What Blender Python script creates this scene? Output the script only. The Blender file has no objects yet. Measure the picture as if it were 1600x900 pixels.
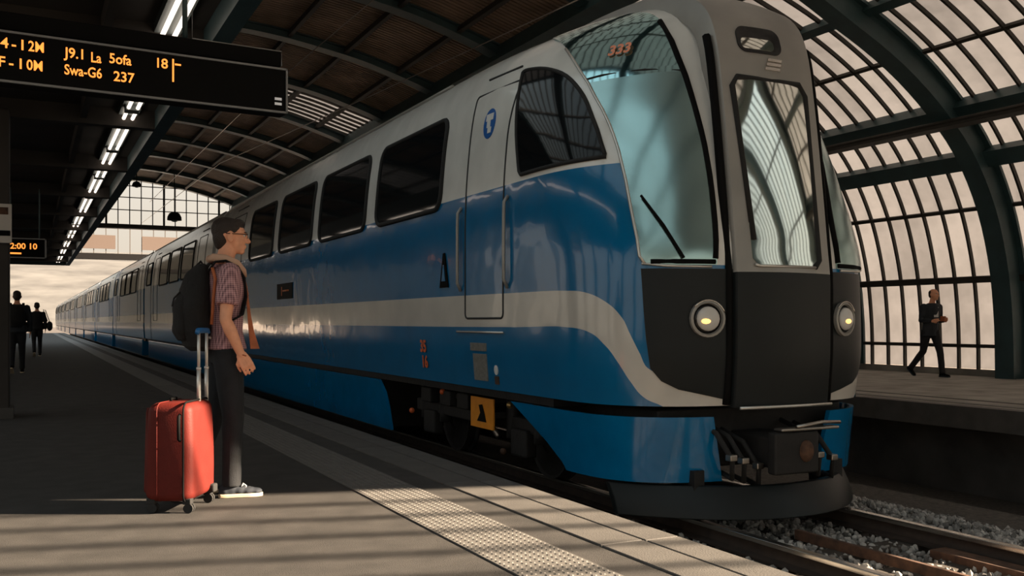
import bpy, bmesh, math, random
import numpy as np
from mathutils import Vector, Matrix, Euler
random.seed(7)
sc = bpy.context.scene
COL = sc.collection
R = math.radians
# ------------------------------------------------------------------ camera, sky, sun, exposure
# X across the track (to the right), Y along the track (away), Z up; platform surface is z = 0
cam_d = bpy.data.cameras.new('camera'); cam = bpy.data.objects.new('camera', cam_d); COL.objects.link(cam)
cam.location = (0, 0, 1.1); cam.rotation_euler = (R(90), 0, R(-26.7))
cam_d.sensor_width = 36; cam_d.lens = 33.75; cam_d.shift_y = 0.0325
cam_d.clip_end = 3000; cam_d.clip_start = 0.05
sc.camera = cam
sc.view_settings.view_transform = 'Standard'; sc.view_settings.look = 'None'
sc.view_settings.gamma = 1; sc.view_settings.use_curve_mapping = False
sc.view_settings.exposure = 0.58
world = bpy.data.worlds.new('overcast_sky'); sc.world = world; world.use_nodes = True
wn = world.node_tree.nodes; wl = world.node_tree.links; wn.clear()
wo = wn.new('ShaderNodeOutputWorld'); wb = wn.new('ShaderNodeBackground'); wl.new(wb.outputs[0], wo.inputs[0])
wtc = wn.new('ShaderNodeTexCoord'); wsx = wn.new('ShaderNodeSeparateXYZ'); wl.new(wtc.outputs['Generated'], wsx.inputs[0])
wr = wn.new('ShaderNodeValToRGB'); wl.new(wsx.outputs[2], wr.inputs[0])
wr.color_ramp.elements[0].position = 0.0; wr.color_ramp.elements[0].color = (0.86, 0.72, 0.55, 1)
wr.color_ramp.elements[1].position = 0.7; wr.color_ramp.elements[1].color = (1.25, 1.45, 1.55, 1)
wl.new(wr.outputs[0], wb.inputs[0]); wb.inputs[1].default_value = 0.60
sun_d = bpy.data.lights.new('sun', 'SUN'); sun = bpy.data.objects.new('sun', sun_d); COL.objects.link(sun)
sun_d.energy = 33.0; sun_d.color = (1.0, 0.75, 0.55); sun_d.angle = R(0.55)
SUN_TO = Vector((0.886 * math.cos(R(22)), -0.463 * math.cos(R(22)), math.sin(R(22))))
sun.rotation_euler = SUN_TO.to_track_quat('Z', 'Y').to_euler(); sun.location = (40, -20, 30)
# ------------------------------------------------------------------ materials
MATS = {}
def nt(m): return m.node_tree.nodes, m.node_tree.links
def M(name, col, rough=.6, metal=0., spec=.5, var=0., vscale=8., bump=0., bscale=60., coat=0., emit=None, estr=0., detail=4, stretch=None):
    if name in MATS: return MATS[name]
    m = bpy.data.materials.new(name); m.use_nodes = True; n, l = nt(m)
    b = n['Principled BSDF']; b.inputs['Base Color'].default_value = (*col, 1)
    b.inputs['Roughness'].default_value = rough; b.inputs['Metallic'].default_value = metal
    b.inputs['Specular IOR Level'].default_value = spec; b.inputs['Coat Weight'].default_value = coat; b.inputs['Coat Roughness'].default_value = .04
    tc = n.new('ShaderNodeTexCoord'); src = tc.outputs['Object']
    if stretch:
        mp = n.new('ShaderNodeMapping'); mp.inputs['Scale'].default_value = stretch; l.new(src, mp.inputs[0]); src = mp.outputs[0]
    if var:
        t = n.new('ShaderNodeTexNoise'); t.inputs['Scale'].default_value = vscale; t.inputs['Detail'].default_value = detail; l.new(src, t.inputs['Vector'])
        r = n.new('ShaderNodeValToRGB'); r.color_ramp.elements[0].position = .3; r.color_ramp.elements[1].position = .7
        r.color_ramp.elements[0].color = (*[max(0, c * (1 - var)) for c in col], 1); r.color_ramp.elements[1].color = (*[min(1, c * (1 + var)) for c in col], 1)
        l.new(t.outputs[0], r.inputs[0]); l.new(r.outputs[0], b.inputs['Base Color'])
    if bump:
        t = n.new('ShaderNodeTexNoise'); t.inputs['Scale'].default_value = bscale; t.inputs['Detail'].default_value = 5; l.new(src, t.inputs['Vector'])
        u = n.new('ShaderNodeBump'); u.inputs['Strength'].default_value = bump; u.inputs['Distance'].default_value = .01
        l.new(t.outputs[0], u.inputs['Height']); l.new(u.outputs[0], b.inputs['Normal'])
    if emit: b.inputs['Emission Color'].default_value = (*emit, 1); b.inputs['Emission Strength'].default_value = estr
    MATS[name] = m; return m
def s2l(r, g, b):
    f = lambda c: (c / 255 / 12.92 if c / 255 <= .04045 else ((c / 255 + .055) / 1.055) ** 2.4)
    return (f(r), f(g), f(b))
M('asphalt', (.033, .0305, .028), .82, var=.30, vscale=5, bump=.5, bscale=220)
M('tactile', (.110, .104, .096), .7, var=.15, vscale=9, bump=.2, bscale=150)
M('edge_stone', (.078, .073, .067), .75, var=.2, vscale=4, bump=.3, bscale=120)
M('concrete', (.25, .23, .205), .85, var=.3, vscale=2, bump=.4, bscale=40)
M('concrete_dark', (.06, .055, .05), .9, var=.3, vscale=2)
M('rib_steel', (.028, .060, .066), .5, var=.2, vscale=3, bump=.1, bscale=30)
M('bar_steel', (.028, .024, .019), .7, var=.2)
M('roof_sheet', (.26, .18, .125), .75, var=.3, vscale=1.5)
M('roof_backing', (.02, .017, .014), .9)
M('canopy', (.035, .030, .026), .8, var=.35, vscale=1.2)
M('black', (.005, .005, .005), .8, spec=.1)
M('black_gloss', (.006, .006, .007), .25)
M('underframe', (.007, .0065, .0065), .7, var=.5, vscale=6, bump=.5, bscale=25)
M('rubber', (.012, .012, .012), .85)
M('steel', (.35, .32, .29), .35, 1.)
M('rail_side', (.028, .018, .013), .8, var=.4, vscale=10)
M('rail_top', (.55, .52, .48), .25, 1.)
M('rust', (.075, .036, .02), .85, var=.5, vscale=14)
M('chrome', (.62, .58, .53), .22, 1.)
M('silver_trim', (.62, .60, .56), .3, .7)
M('charcoal', (.009, .012, .013), .42, var=.12, vscale=3, spec=.25)
M('gunmetal', (.30, .29, .27), .38, .25, var=.12, vscale=2)
M('cab_glass', (.31, .45, .44), .20, 1.)
M('upper_glass', (.36, .58, .60), .07, 1.)
M('front_glass', (.80, .83, .77), .05, 1.)
M('dark_glass', (.006, .007, .008), .06, spec=.18)
M('seam', (.02, .022, .024), .7)
M('amber_led', (.9, .3, .05), .5, emit=(1., .30, .05), estr=1.0)
M('white_text', (.75, .75, .75), .5, emit=(.8, .8, .8), estr=.12)
M('led_board', (.003, .003, .003), .6, spec=.1)
M('sign_frame', (.22, .225, .23), .45, .4)
M('tube', (.9, .88, .82), .4, emit=(1., .84, .70), estr=1.5)
M('fixture', (.10, .12, .12), .5)
M('lamp_glass', (.45, .44, .42), .12, emit=(1., .80, .60), estr=.03)
M('bulb', (1., .6, .2), .3, emit=(1., .55, .16), estr=1.4)
M('sticker_blue', s2l(20, 90, 165), .4)
M('sticker_white', (.70, .70, .68), .4)
M('orange_paint', s2l(205, 95, 45), .5)
M('number_led', s2l(240, 150, 115), .5)  # glow of the LED digits given as plain colour
M('yellow_plate', s2l(215, 135, 25), .5, var=.1)
M('grey_plate', (.17, .165, .15), .6, var=.25, vscale=30)
M('skin', s2l(232, 164, 128), .55, var=.08, vscale=20)
M('hair', (.022, .013, .009), .6, bump=.8, bscale=90)
M('denim', (.008, .010, .013), .85, var=.35, vscale=14, bump=.4, bscale=250)
M('canvas_black', (.005, .0045, .0045), .85, var=.3, vscale=20, bump=.5, bscale=60)
M('dark_jacket', (.016, .020, .026), .8, var=.3, vscale=8, bump=.3, bscale=40)
M('dark_trouser', (.010, .010, .012), .85)
M('cream_lining', s2l(205, 165, 140), .8, bump=.3, bscale=80)
M('tan_leather', s2l(170, 92, 52), .6, var=.2, vscale=15)
M('shoe_navy', (.020, .026, .036), .8)
M('sole_cream', s2l(205, 185, 155), .7)
M('lace', (.72, .70, .66), .7)
M('suitcase_red', s2l(90, 28, 22), .6, spec=.2, var=.12, vscale=9, bump=.15, bscale=140)
M('handle_blue', s2l(25, 100, 160), .4)
M('tube_silver', (.66, .64, .60), .35, .6)
M('reflection_dark', (.007, .0075, .007), 1., var=.3, spec=0.)  # near-black, for the unseen block that darkens coach reflections
M('stone', (.30, .26, .22), .85, var=.5, vscale=3)
M('ballast_bed', (.05, .043, .036), .95, var=.5, vscale=20, bump=1., bscale=40)
M('sleeper', (.045, .036, .028), .9, var=.3)
M('hill', (.070, .070, .064), .95, var=.45, vscale=.06, detail=8)
M('far_building', (.10, .088, .07), .9, var=.15, vscale=.3)
M('far_roof', (.06, .045, .036), .9)
M('notice_white', (.55, .52, .48), .6)
M('brass', (.45, .30, .12), .4, .8)
def shirt_mat():
    m = M('shirt', s2l(128, 92, 100), .85, bump=.2, bscale=200); n, l = nt(m); b = n['Principled BSDF']
    tc = n.new('ShaderNodeTexCoord')
    cols = []
    for k, (d, s) in enumerate((('Z', 26), ('X', 20), ('Y', 20))):
        w = n.new('ShaderNodeTexWave'); w.bands_direction = d; w.inputs['Scale'].default_value = s; l.new(tc.outputs['Object'], w.inputs[0]); cols.append(w)
    a = n.new('ShaderNodeMath'); a.operation = 'ADD'; l.new(cols[0].outputs['Fac'], a.inputs[0]); l.new(cols[1].outputs['Fac'], a.inputs[1])
    c = n.new('ShaderNodeMath'); c.operation = 'ADD'; l.new(a.outputs[0], c.inputs[0]); l.new(cols[2].outputs['Fac'], c.inputs[1])
    r = n.new('ShaderNodeMapRange'); r.inputs[1].default_value = .3; r.inputs[2].default_value = 2.6; l.new(c.outputs[0], r.inputs[0])
    x = n.new('ShaderNodeMix'); x.data_type = 'RGBA'; x.inputs[6].default_value = (*s2l(92, 60, 70), 1); x.inputs[7].default_value = (*s2l(205, 158, 160), 1)
    l.new(r.outputs[0], x.inputs[0]); l.new(x.outputs[2], b.inputs['Base Color'])
shirt_mat()
def glazing_mat(name, col, clear):
    m = bpy.data.materials.new(name); m.use_nodes = True; n, l = nt(m); n.remove(n['Principled BSDF']); o = n['Material Output']
    mix = n.new('ShaderNodeMixShader')
    if clear:
        a = n.new('ShaderNodeBsdfTransparent'); a.inputs[0].default_value = (*col, 1); g = n.new('ShaderNodeBsdfGlossy'); g.inputs['Roughness'].default_value = .05; mix.inputs[0].default_value = .06
        l.new(a.outputs[0], mix.inputs[1]); l.new(g.outputs[0], mix.inputs[2])
    else:
        t = n.new('ShaderNodeBsdfTranslucent'); d = n.new('ShaderNodeBsdfDiffuse'); mix.inputs[0].default_value = .15
        tc = n.new('ShaderNodeTexCoord'); no = n.new('ShaderNodeTexNoise'); no.inputs['Scale'].default_value = 3; no.inputs['Detail'].default_value = 6; l.new(tc.outputs['Object'], no.inputs['Vector'])
        oi = n.new('ShaderNodeObjectInfo'); ad = n.new('ShaderNodeMath'); ad.operation = 'MULTIPLY_ADD'; ad.inputs[1].default_value = .5; l.new(oi.outputs['Random'], ad.inputs[0]); l.new(no.outputs[0], ad.inputs[2])
        r = n.new('ShaderNodeValToRGB'); r.color_ramp.elements[0].position = .25; r.color_ramp.elements[1].position = 1.1 if False else 1.
        r.color_ramp.elements[0].color = (*[c * .82 for c in col], 1); r.color_ramp.elements[1].color = (*[min(1, c * 1.08) for c in col], 1)
        l.new(ad.outputs[0], r.inputs[0]); l.new(r.outputs[0], t.inputs[0]); l.new(r.outputs[0], d.inputs[0])
        l.new(t.outputs[0], mix.inputs[1]); l.new(d.outputs[0], mix.inputs[2])
    l.new(mix.outputs[0], o.inputs[0]); MATS[name] = m
glazing_mat('frosted', (.235, .238, .242), False)
glazing_mat('clear_pane', (.93, .95, .94), True)
BLUE = s2l(0, 102, 152); WHITE = (.72, .715, .68); BAND = (.56, .535, .49)
def livery(name, lead):
    """paint scheme: white upper body, blue side, pale stripe; UV = (position along the side, height)"""
    m = bpy.data.materials.new(name); m.use_nodes = True; n, l = nt(m); b = n['Principled BSDF']
    b.inputs['Roughness'].default_value = .16; b.inputs['Specular IOR Level'].default_value = .5 if lead else .14; b.inputs['Coat Weight'].default_value = .35 if lead else 0.; b.inputs['Coat Roughness'].default_value = .03
    uv = n.new('ShaderNodeUVMap'); sx = n.new('ShaderNodeSeparateXYZ'); l.new(uv.outputs[0], sx.inputs[0])
    F, Z = sx.outputs[0], sx.outputs[1]
    def math_(op, a, c):
        k = n.new('ShaderNodeMath'); k.operation = op
        for i, v in enumerate((a, c)):
            if isinstance(v, (int, float)): k.inputs[i].default_value = v
            else: l.new(v, k.inputs[i])
        return k.outputs[0]
    def curve(pts):
        k = n.new('ShaderNodeFloatCurve'); cu = k.mapping.curves[0]; k.mapping.use_clip = False
        ps = [(p[0] / 2, p[1] / 2) for p in pts]
        cu.points[0].location = ps[0]; cu.points[1].location = ps[-1]
        for p in ps[1:-1]: cu.points.new(*p)
        k.mapping.update(); l.new(math_('MULTIPLY', F, .5), k.inputs[1]); return math_('MULTIPLY', k.outputs[0], 2.)
    if lead:
        top = curve([(0, .60), (.40, .62), (.53, .726), (.555, .833), (.59, 1.0), (.62, 1.135), (.685, 1.262), (.775, 1.338), (.915, 1.362), (1.165, 1.368), (2, 1.368)])
        bot = curve([(0, .02), (.40, .25), (.48, .42), (.54, .481), (.595, .619), (.64, .771), (.69, .905), (.765, 1.012), (.92, 1.052), (1.17, 1.045), (2, 1.04)])
    else: top, bot = 1.368, 1.04
    inband = math_('MULTIPLY', math_('LESS_THAN', Z, top), math_('GREATER_THAN', Z, bot))
    white = math_('GREATER_THAN', Z, 2.41)
    if not lead:
        endb = math_('GREATER_THAN', F, 1.); keep = math_('SUBTRACT', 1., endb)
        inband = math_('MULTIPLY', inband, keep); white = math_('MULTIPLY', white, keep)
    else:
        front = math_('LESS_THAN', F, .5); white = math_('MAXIMUM', white, math_('MULTIPLY', front, math_('GREATER_THAN', Z, 1.55)))
    x1 = n.new('ShaderNodeMix'); x1.data_type = 'RGBA'; x1.inputs[6].default_value = (*BLUE, 1); x1.inputs[7].default_value = (*BAND, 1); l.new(inband, x1.inputs[0])
    x2 = n.new('ShaderNodeMix'); x2.data_type = 'RGBA'; x2.inputs[7].default_value = (*WHITE, 1); l.new(white, x2.inputs[0]); l.new(x1.outputs[2], x2.inputs[6])
    tc = n.new('ShaderNodeTexCoord'); no = n.new('ShaderNodeTexNoise'); no.inputs['Scale'].default_value = 3.; no.inputs['Detail'].default_value = 3; l.new(tc.outputs['Object'], no.inputs['Vector'])
    mr = n.new('ShaderNodeMapRange'); mr.inputs[3].default_value = .82; mr.inputs[4].default_value = 1.12; l.new(no.outputs[0], mr.inputs[0])
    mu = n.new('ShaderNodeMix'); mu.data_type = 'RGBA'; mu.blend_type = 'MULTIPLY'; mu.inputs[0].default_value = 1.; l.new(x2.outputs[2], mu.inputs[6]); l.new(mr.outputs[0], mu.inputs[7])
    l.new(mu.outputs[2], b.inputs['Base Color'])
    # pressed sheet metal is never quite flat
    nb = n.new('ShaderNodeTexNoise'); nb.inputs['Scale'].default_value = 1.3; nb.inputs['Detail'].default_value = 2; l.new(tc.outputs['Object'], nb.inputs['Vector'])
    bu = n.new('ShaderNodeBump'); bu.inputs['Strength'].default_value = .35 if lead else .07; bu.inputs['Distance'].default_value = .03; l.new(nb.outputs[0], bu.inputs['Height'])
    l.new(bu.outputs[0], b.inputs['Normal']); l.new(bu.outputs[0], b.inputs['Coat Normal'])
    MATS[name] = m
livery('livery_lead', True); livery('livery_coach', False)
M('blue_paint', BLUE, .16, coat=.35, var=.12, vscale=3)
# ------------------------------------------------------------------ helpers
def tag(o, label=None, cat=None, group=None, kind=None):
    if label: o['label'] = label
    if cat: o['category'] = cat
    if group: o['group'] = group
    if kind: o['kind'] = kind
    return o
def thing(name, label, cat, loc=(0, 0, 0), rz=0., group=None, kind=None):
    o = bpy.data.objects.new(name, None); COL.objects.link(o); o.location = loc; o.rotation_euler = (0, 0, rz); o.empty_display_size = .2
    return tag(o, label, cat, group, kind)
class MB:
    def __init__(s): s.v = []; s.f = []
    def add(s, vs, fs):
        k = len(s.v); s.v += [tuple(v) for v in vs]; s.f += [tuple(i + k for i in f) for f in fs]; return s
    def box(s, x0, x1, y0, y1, z0, z1, mat=None):
        vs = [(x, y, z) for z in (z0, z1) for y in (y0, y1) for x in (x0, x1)]
        if mat is not None: vs = [mat @ Vector(v) for v in vs]
        return s.add(vs, [(0, 2, 3, 1), (4, 5, 7, 6), (0, 1, 5, 4), (1, 3, 7, 5), (3, 2, 6, 7), (2, 0, 4, 6)])
    def cbox(s, c, d, mat=None): return s.box(c[0] - d[0] / 2, c[0] + d[0] / 2, c[1] - d[1] / 2, c[1] + d[1] / 2, c[2] - d[2] / 2, c[2] + d[2] / 2, mat)
    def tube(s, pts, rad, n=8, caps=True):
        pts = [Vector(p) for p in pts]; rs = rad if isinstance(rad, (list, tuple)) else [rad] * len(pts)
        rings = []; up = None
        for i, p in enumerate(pts):
            t = (pts[min(i + 1, len(pts) - 1)] - pts[max(i - 1, 0)]).normalized()
            if up is None: up = Vector((0, 0, 1)) if abs(t.z) < .9 else Vector((1, 0, 0))
            a = t.cross(up).normalized(); b = a.cross(t).normalized(); up = b
            rings.append([p + (a * math.cos(2 * math.pi * j / n) + b * math.sin(2 * math.pi * j / n)) * (rs[i] if not isinstance(rs[i], tuple) else 1) if not isinstance(rs[i], tuple) else p + a * math.cos(2 * math.pi * j / n) * rs[i][0] + b * math.sin(2 * math.pi * j / n) * rs[i][1] for j in range(n)])
        vs = [v for r in rings for v in r]; fs = []
        for i in range(len(rings) - 1):
            for j in range(n): fs.append((i * n + j, i * n + (j + 1) % n, (i + 1) * n + (j + 1) % n, (i + 1) * n + j))
        if caps: fs.append(tuple(range(n))[::-1]); fs.append(tuple((len(rings) - 1) * n + j for j in range(n)))
        return s.add(vs, fs)
    def loft(s, secs, n=16):
        """horizontal elliptical sections (cx, cy, z, rx, ry)"""
        vs = []; fs = []
        for (cx, cy, z, rx, ry) in secs:
            for j in range(n):
                a = 2 * math.pi * j / n; vs.append((cx + rx * math.cos(a), cy + ry * math.sin(a), z))
        for i in range(len(secs) - 1):
            for j in range(n): fs.append((i * n + j, i * n + (j + 1) % n, (i + 1) * n + (j + 1) % n, (i + 1) * n + j))
        fs.append(tuple(range(n))[::-1]); fs.append(tuple((len(secs) - 1) * n + j for j in range(n)))
        return s.add(vs, fs)
    def ball(s, c, r, n=12, m=8, mat=None):
        if not isinstance(r, (tuple, list)): r = (r, r, r)
        vs = []; fs = []
        for i in range(1, m):
            t = math.pi * i / m
            for j in range(n):
                a = 2 * math.pi * j / n; vs.append(Vector((r[0] * math.sin(t) * math.cos(a), r[1] * math.sin(t) * math.sin(a), r[2] * math.cos(t))))
        vs += [Vector((0, 0, r[2])), Vector((0, 0, -r[2]))]
        for i in range(m - 2):
            for j in range(n): fs.append((i * n + j, (i + 1) * n + j, (i + 1) * n + (j + 1) % n, i * n + (j + 1) % n))
        k = (m - 1) * n
        for j in range(n):
            fs.append((k, j, (j + 1) % n)); fs.append((k + 1, (m - 2) * n + (j + 1) % n, (m - 2) * n + j))
        if mat is not None: vs = [mat @ v for v in vs]
        return s.add([v + Vector(c) for v in vs], fs)
    def prism(s, poly, z0, z1, fn=None):
        """poly in 2D; fn maps (a,b,c) to 3D"""
        fn = fn or (lambda a, b, c: (a, b, c)); n = len(poly)
        vs = [fn(a, b, z0) for a, b in poly] + [fn(a, b, z1) for a, b in poly]
        return s.add(vs, [tuple(range(n))[::-1], tuple(range(n, 2 * n))] + [(i, (i + 1) % n, n + (i + 1) % n, n + i) for i in range(n)])
    def mesh(s, name, mat):
        me = bpy.data.meshes.new(name); me.from_pydata(s.v, [], s.f)
        bm = bmesh.new(); bm.from_mesh(me); bmesh.ops.recalc_face_normals(bm, faces=bm.faces); bm.to_mesh(me); bm.free()
        me.materials.append(MATS[mat] if isinstance(mat, str) else mat); return me
    def build(s, name, mat, parent=None, smooth=False, bevel=0., kind=None, seg=2, recalc=True):
        me = s.mesh(name, mat); return link(name, me, parent, smooth, bevel, kind, seg)
def link(name, me, parent=None, smooth=False, bevel=0., kind=None, seg=2):
    o = bpy.data.objects.new(name, me); COL.objects.link(o); o.parent = parent
    if smooth:
        for p in me.polygons: p.use_smooth = True
    if bevel:
        b = o.modifiers.new('bevel', 'BEVEL'); b.width = bevel; b.segments = seg; b.limit_method = 'ANGLE'; b.angle_limit = R(35)
        for p in me.polygons: p.use_smooth = True
        if hasattr(me, 'set_sharp_from_angle'): pass
        w = o.modifiers.new('wn', 'WEIGHTED_NORMAL')
    if kind: o['kind'] = kind
    return o
def copy_tree(o, parent=None):
    c = o.copy(); COL.objects.link(c); c.parent = parent
    for ch in list(o.children): copy_tree(ch, c)
    return c
def rrect(x0, x1, y0, y1, r, n=5):
    pts = []
    for cx, cy, a0 in ((x1 - r, y1 - r, 0), (x0 + r, y1 - r, 90), (x0 + r, y0 + r, 180), (x1 - r, y0 + r, 270)):
        for k in range(n + 1):
            a = R(a0 + 90 * k / n); pts.append((cx + r * math.cos(a), cy + r * math.sin(a)))
    return pts
def text_mesh(name, body, size, mat, parent, matrix, extrude=.002, xscale=1., bold=0.):
    cu = bpy.data.curves.new(name, 'FONT'); cu.body = body; cu.size = size; cu.extrude = extrude; cu.resolution_u = 3; cu.offset = bold
    t = bpy.data.objects.new(name, cu); COL.objects.link(t); dg = bpy.context.evaluated_depsgraph_get(); dg.update()
    me = bpy.data.meshes.new_from_object(t.evaluated_get(dg)); bpy.data.objects.remove(t); bpy.data.curves.remove(cu)
    me.transform(Matrix.Diagonal((xscale, 1, 1, 1))); me.transform(matrix); me.materials.clear(); me.materials.append(MATS[mat]); me.name = name
    return link(name, me, parent)
XC=5.55
KEYS=[(.42,1.43,6.12,1.2,3.0),(.9,1.46,6.08,1.25,3.0),(1.6,1.46,6.08,1.3,2.9),(2.0,1.46,6.13,1.4,2.7),(2.4,1.45,6.19,1.6,2.5),
(2.8,1.42,6.27,2.0,2.4),(3.2,1.37,6.37,2.6,2.3),(3.52,1.29,6.48,3.0,2.25),(3.75,1.17,6.62,3.2,2.25),(3.93,0.98,6.84,3.4,2.2),(4.04,0.71,7.15,3.4,2.1),(4.10,0.37,7.6,3.2,2.0),(4.12,0.05,8.0,3.0,2.0)]
def _pch(xs,ys,x):
    h=np.diff(xs);d=np.diff(ys)/h
    m=np.zeros(len(xs));m[0]=d[0];m[-1]=d[-1]
    for i in range(1,len(xs)-1):
        if d[i-1]*d[i]>0:
            w1=2*h[i]+h[i-1];w2=h[i]+2*h[i-1];m[i]=(w1+w2)/(w1/d[i-1]+w2/d[i])
    x=np.clip(x,xs[0],xs[-1]);i=int(min(max(np.searchsorted(xs,x)-1,0),len(xs)-2))
    t=(x-xs[i])/h[i]
    return ((1+2*t)*(1-t)**2*ys[i]+t*(1-t)**2*h[i]*m[i]+t*t*(3-2*t)*ys[i+1]+t*t*(t-1)*h[i]*m[i+1])
_KA=np.array(KEYS)
# resample by section arclength q
_sl=np.concatenate([[0],np.cumsum(np.hypot(np.diff(_KA[:,0]),np.diff(_KA[:,1])))])
_QT=np.linspace(0,1,2001); _MS=[np.array([_pch(_sl,_KA[:,k],q*_sl[-1]) for q in _QT]) for k in range(5)]
def lev(q):  # q in 0..1 -> (z,w,Y0,L,n)
    return [float(np.interp(q,_QT,m)) for m in _MS]
def q_of_z(z): return float(np.interp(z,_MS[0],_QT))
_ph=(np.linspace(0,1,241)**2.2)*0.5*math.pi/1.0
_ph=np.concatenate([_ph[:-1]/2, math.pi/2-_ph[::-1]/2])
YS=12.0
def outline(q):
    z,w,Y0,L,n=lev(q)
    dx=w*np.sin(_ph)**(2/n);yy=Y0+L*(1-np.abs(np.cos(_ph))**(2/n))
    s=np.concatenate([[0],np.cumsum(np.hypot(np.diff(dx),np.diff(yy)))])
    return z,dx,yy,s/s[-1],w,Y0+L
_cache={}
def S(f,q,sgn=-1):
    k=round(q,5)
    if k not in _cache:_cache[k]=outline(q)
    z,dx,yy,s,w,Ye=_cache[k]
    if f<=1: return (XC+sgn*float(np.interp(f,s,dx)),float(np.interp(f,s,yy)),z)
    return (XC+sgn*w,Ye+(YS-Ye)*(f-1) if f<=2 else YS+(f-2)*10,z)
# ------------------------------------------------------------------ large structure: platforms, track bed
def slab(name, x0, x1, y0, y1, z0, z1, mat, parent=None, kind='structure', bevel=0):
    return MB().box(x0, x1, y0, y1, z0, z1).build(name, mat, parent, bevel=bevel, kind=kind)
floor = slab('floor', -9, 2.49, -16, 100, -.75, 0, 'asphalt')
for i, (x0, x1, mt) in enumerate(((1.885, 2.285, 'tactile'),)):
    strip = slab('tactile_strip', x0, x1, -4, 100, -.02, .006, mt, floor, None)
st = MB()
for i in range(-30, 330):
    for j in range(9):
        cx, cy = 1.907 + j * .0445, 2.6 + i * .0445
        if cy < 1.8: continue
        r0, r1 = .015, .009
        vs = [(cx + r0 * math.cos(a), cy + r0 * math.sin(a), .005) for a in (R(30), R(90), R(150), R(210), R(270), R(330))] + [(cx + r1 * math.cos(a), cy + r1 * math.sin(a), .0095) for a in (R(30), R(90), R(150), R(210), R(270), R(330))]
        st.add(vs, [tuple(range(6, 12))] + [(k, (k + 1) % 6, 6 + (k + 1) % 6, 6 + k) for k in range(6)])
st.build('studs', 'tactile', floor, kind='stuff')
cop = MB().box(0, .245, 0, 1.992, -.13, .008).mesh('coping_slab', 'edge_stone')
cop2 = MB().box(0, .20, 0, 1.992, -.13, .004).mesh('edge_slab', 'edge_stone')
for i in range(52):
    o = link('coping_slab', cop, floor, bevel=.006); o.location = (2.497, -4 + 2 * i, 0)
    o = link('edge_slab', cop2, floor, bevel=.006); o.location = (2.762, -4 + 2 * i, 0)
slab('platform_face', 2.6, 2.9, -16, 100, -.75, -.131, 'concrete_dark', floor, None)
far_floor = slab('floor_far', 10.95, 18.2, -16, 100, -.28, -.004, 'concrete');  # paler concrete stands in for sun patches on this platform
slab('edge_stripe', 11.15, 11.33, -16, 100, -.02, .003, 'tactile', far_floor, None)
slab('edge_stripe', 10.72, 10.95, -16, 100, -.28, .006, 'edge_stone', far_floor, None)
slab('edge_stripe', 11.75, 11.83, -16, 100, -.02, .002, 'edge_stone', far_floor, None)
slab('wall_face', 11.2, 11.4, -16, 100, -1.3, -.28, 'concrete_dark', far_floor, None)  # dark concrete carries the shade below the platform edge
slab('ground', -60, 60, -60, 500, -1.4, -1.2, 'ballast_bed')
bed = MB(); bed.add([(2.9, y, z) for y in (-16, 140) for z in (-1.2, -.72)] + [(8.3, y, z) for y in (-16, 140) for z in (-.72, -1.2)], [(0, 1, 3, 2), (1, 4, 6, 3), (4, 5, 7, 6), (0, 2, 7, 5)])
bed.build('track_bed', 'ballast_bed', kind='structure')
RZ = -.50; RXN, RXF = 4.83, 6.27
def rail(x, label):
    prof = [(-.07, 0), (.07, 0), (.07, .015), (.012, .03), (.012, .11), (.036, .118), (.036, .15), (-.036, .15), (-.036, .118), (-.012, .11), (-.012, .03), (-.07, .015)]
    t = thing('rail', label, 'rail', (x, 0, RZ - .15), group='rails of the near track')
    MB().prism(prof[:5] + prof[10:], -16, 140, lambda a, b, c: (a, c, b)).build('web', 'rail_side', t)
    MB().prism([(-.036, .11), (.036, .11), (.036, .15), (-.036, .15)], -16, 140, lambda a, b, c: (a, c, b)).build('rail_head', 'rail_top', t, bevel=.006)
rail(RXN, 'steel rail nearer the platform edge, running under the train'); rail(RXF, 'steel rail farther from the waiting man, beyond the ballast')
tag(MB().box(5.52, 5.56, -16, 5.9, -.66, -.58).build('guard_board', 'rust', bevel=.004), 'rusty brown guard board lying between the two rails', 'board')
slp = MB().box(4.3, 6.8, -.13, .13, -.82, -.655).mesh('sleeper', 'sleeper')
for i in range(8):
    o = link('sleeper', slp, bevel=.012); o.location = (0, 5.4 - .62 * i, 0); tag(o, 'dark wooden sleeper half buried in ballast, %s counting from the train nose' % 'first second third fourth fifth sixth seventh eighth'.split()[i], 'sleeper', 'sleepers under the near track')
tag(MB().box(6.0, 6.18, 1.4, 5.0, -.70, -.60).build('cable_cover', 'rust', bevel=.01), 'rusty slotted cover strip beside the far rail', 'cover')
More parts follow.
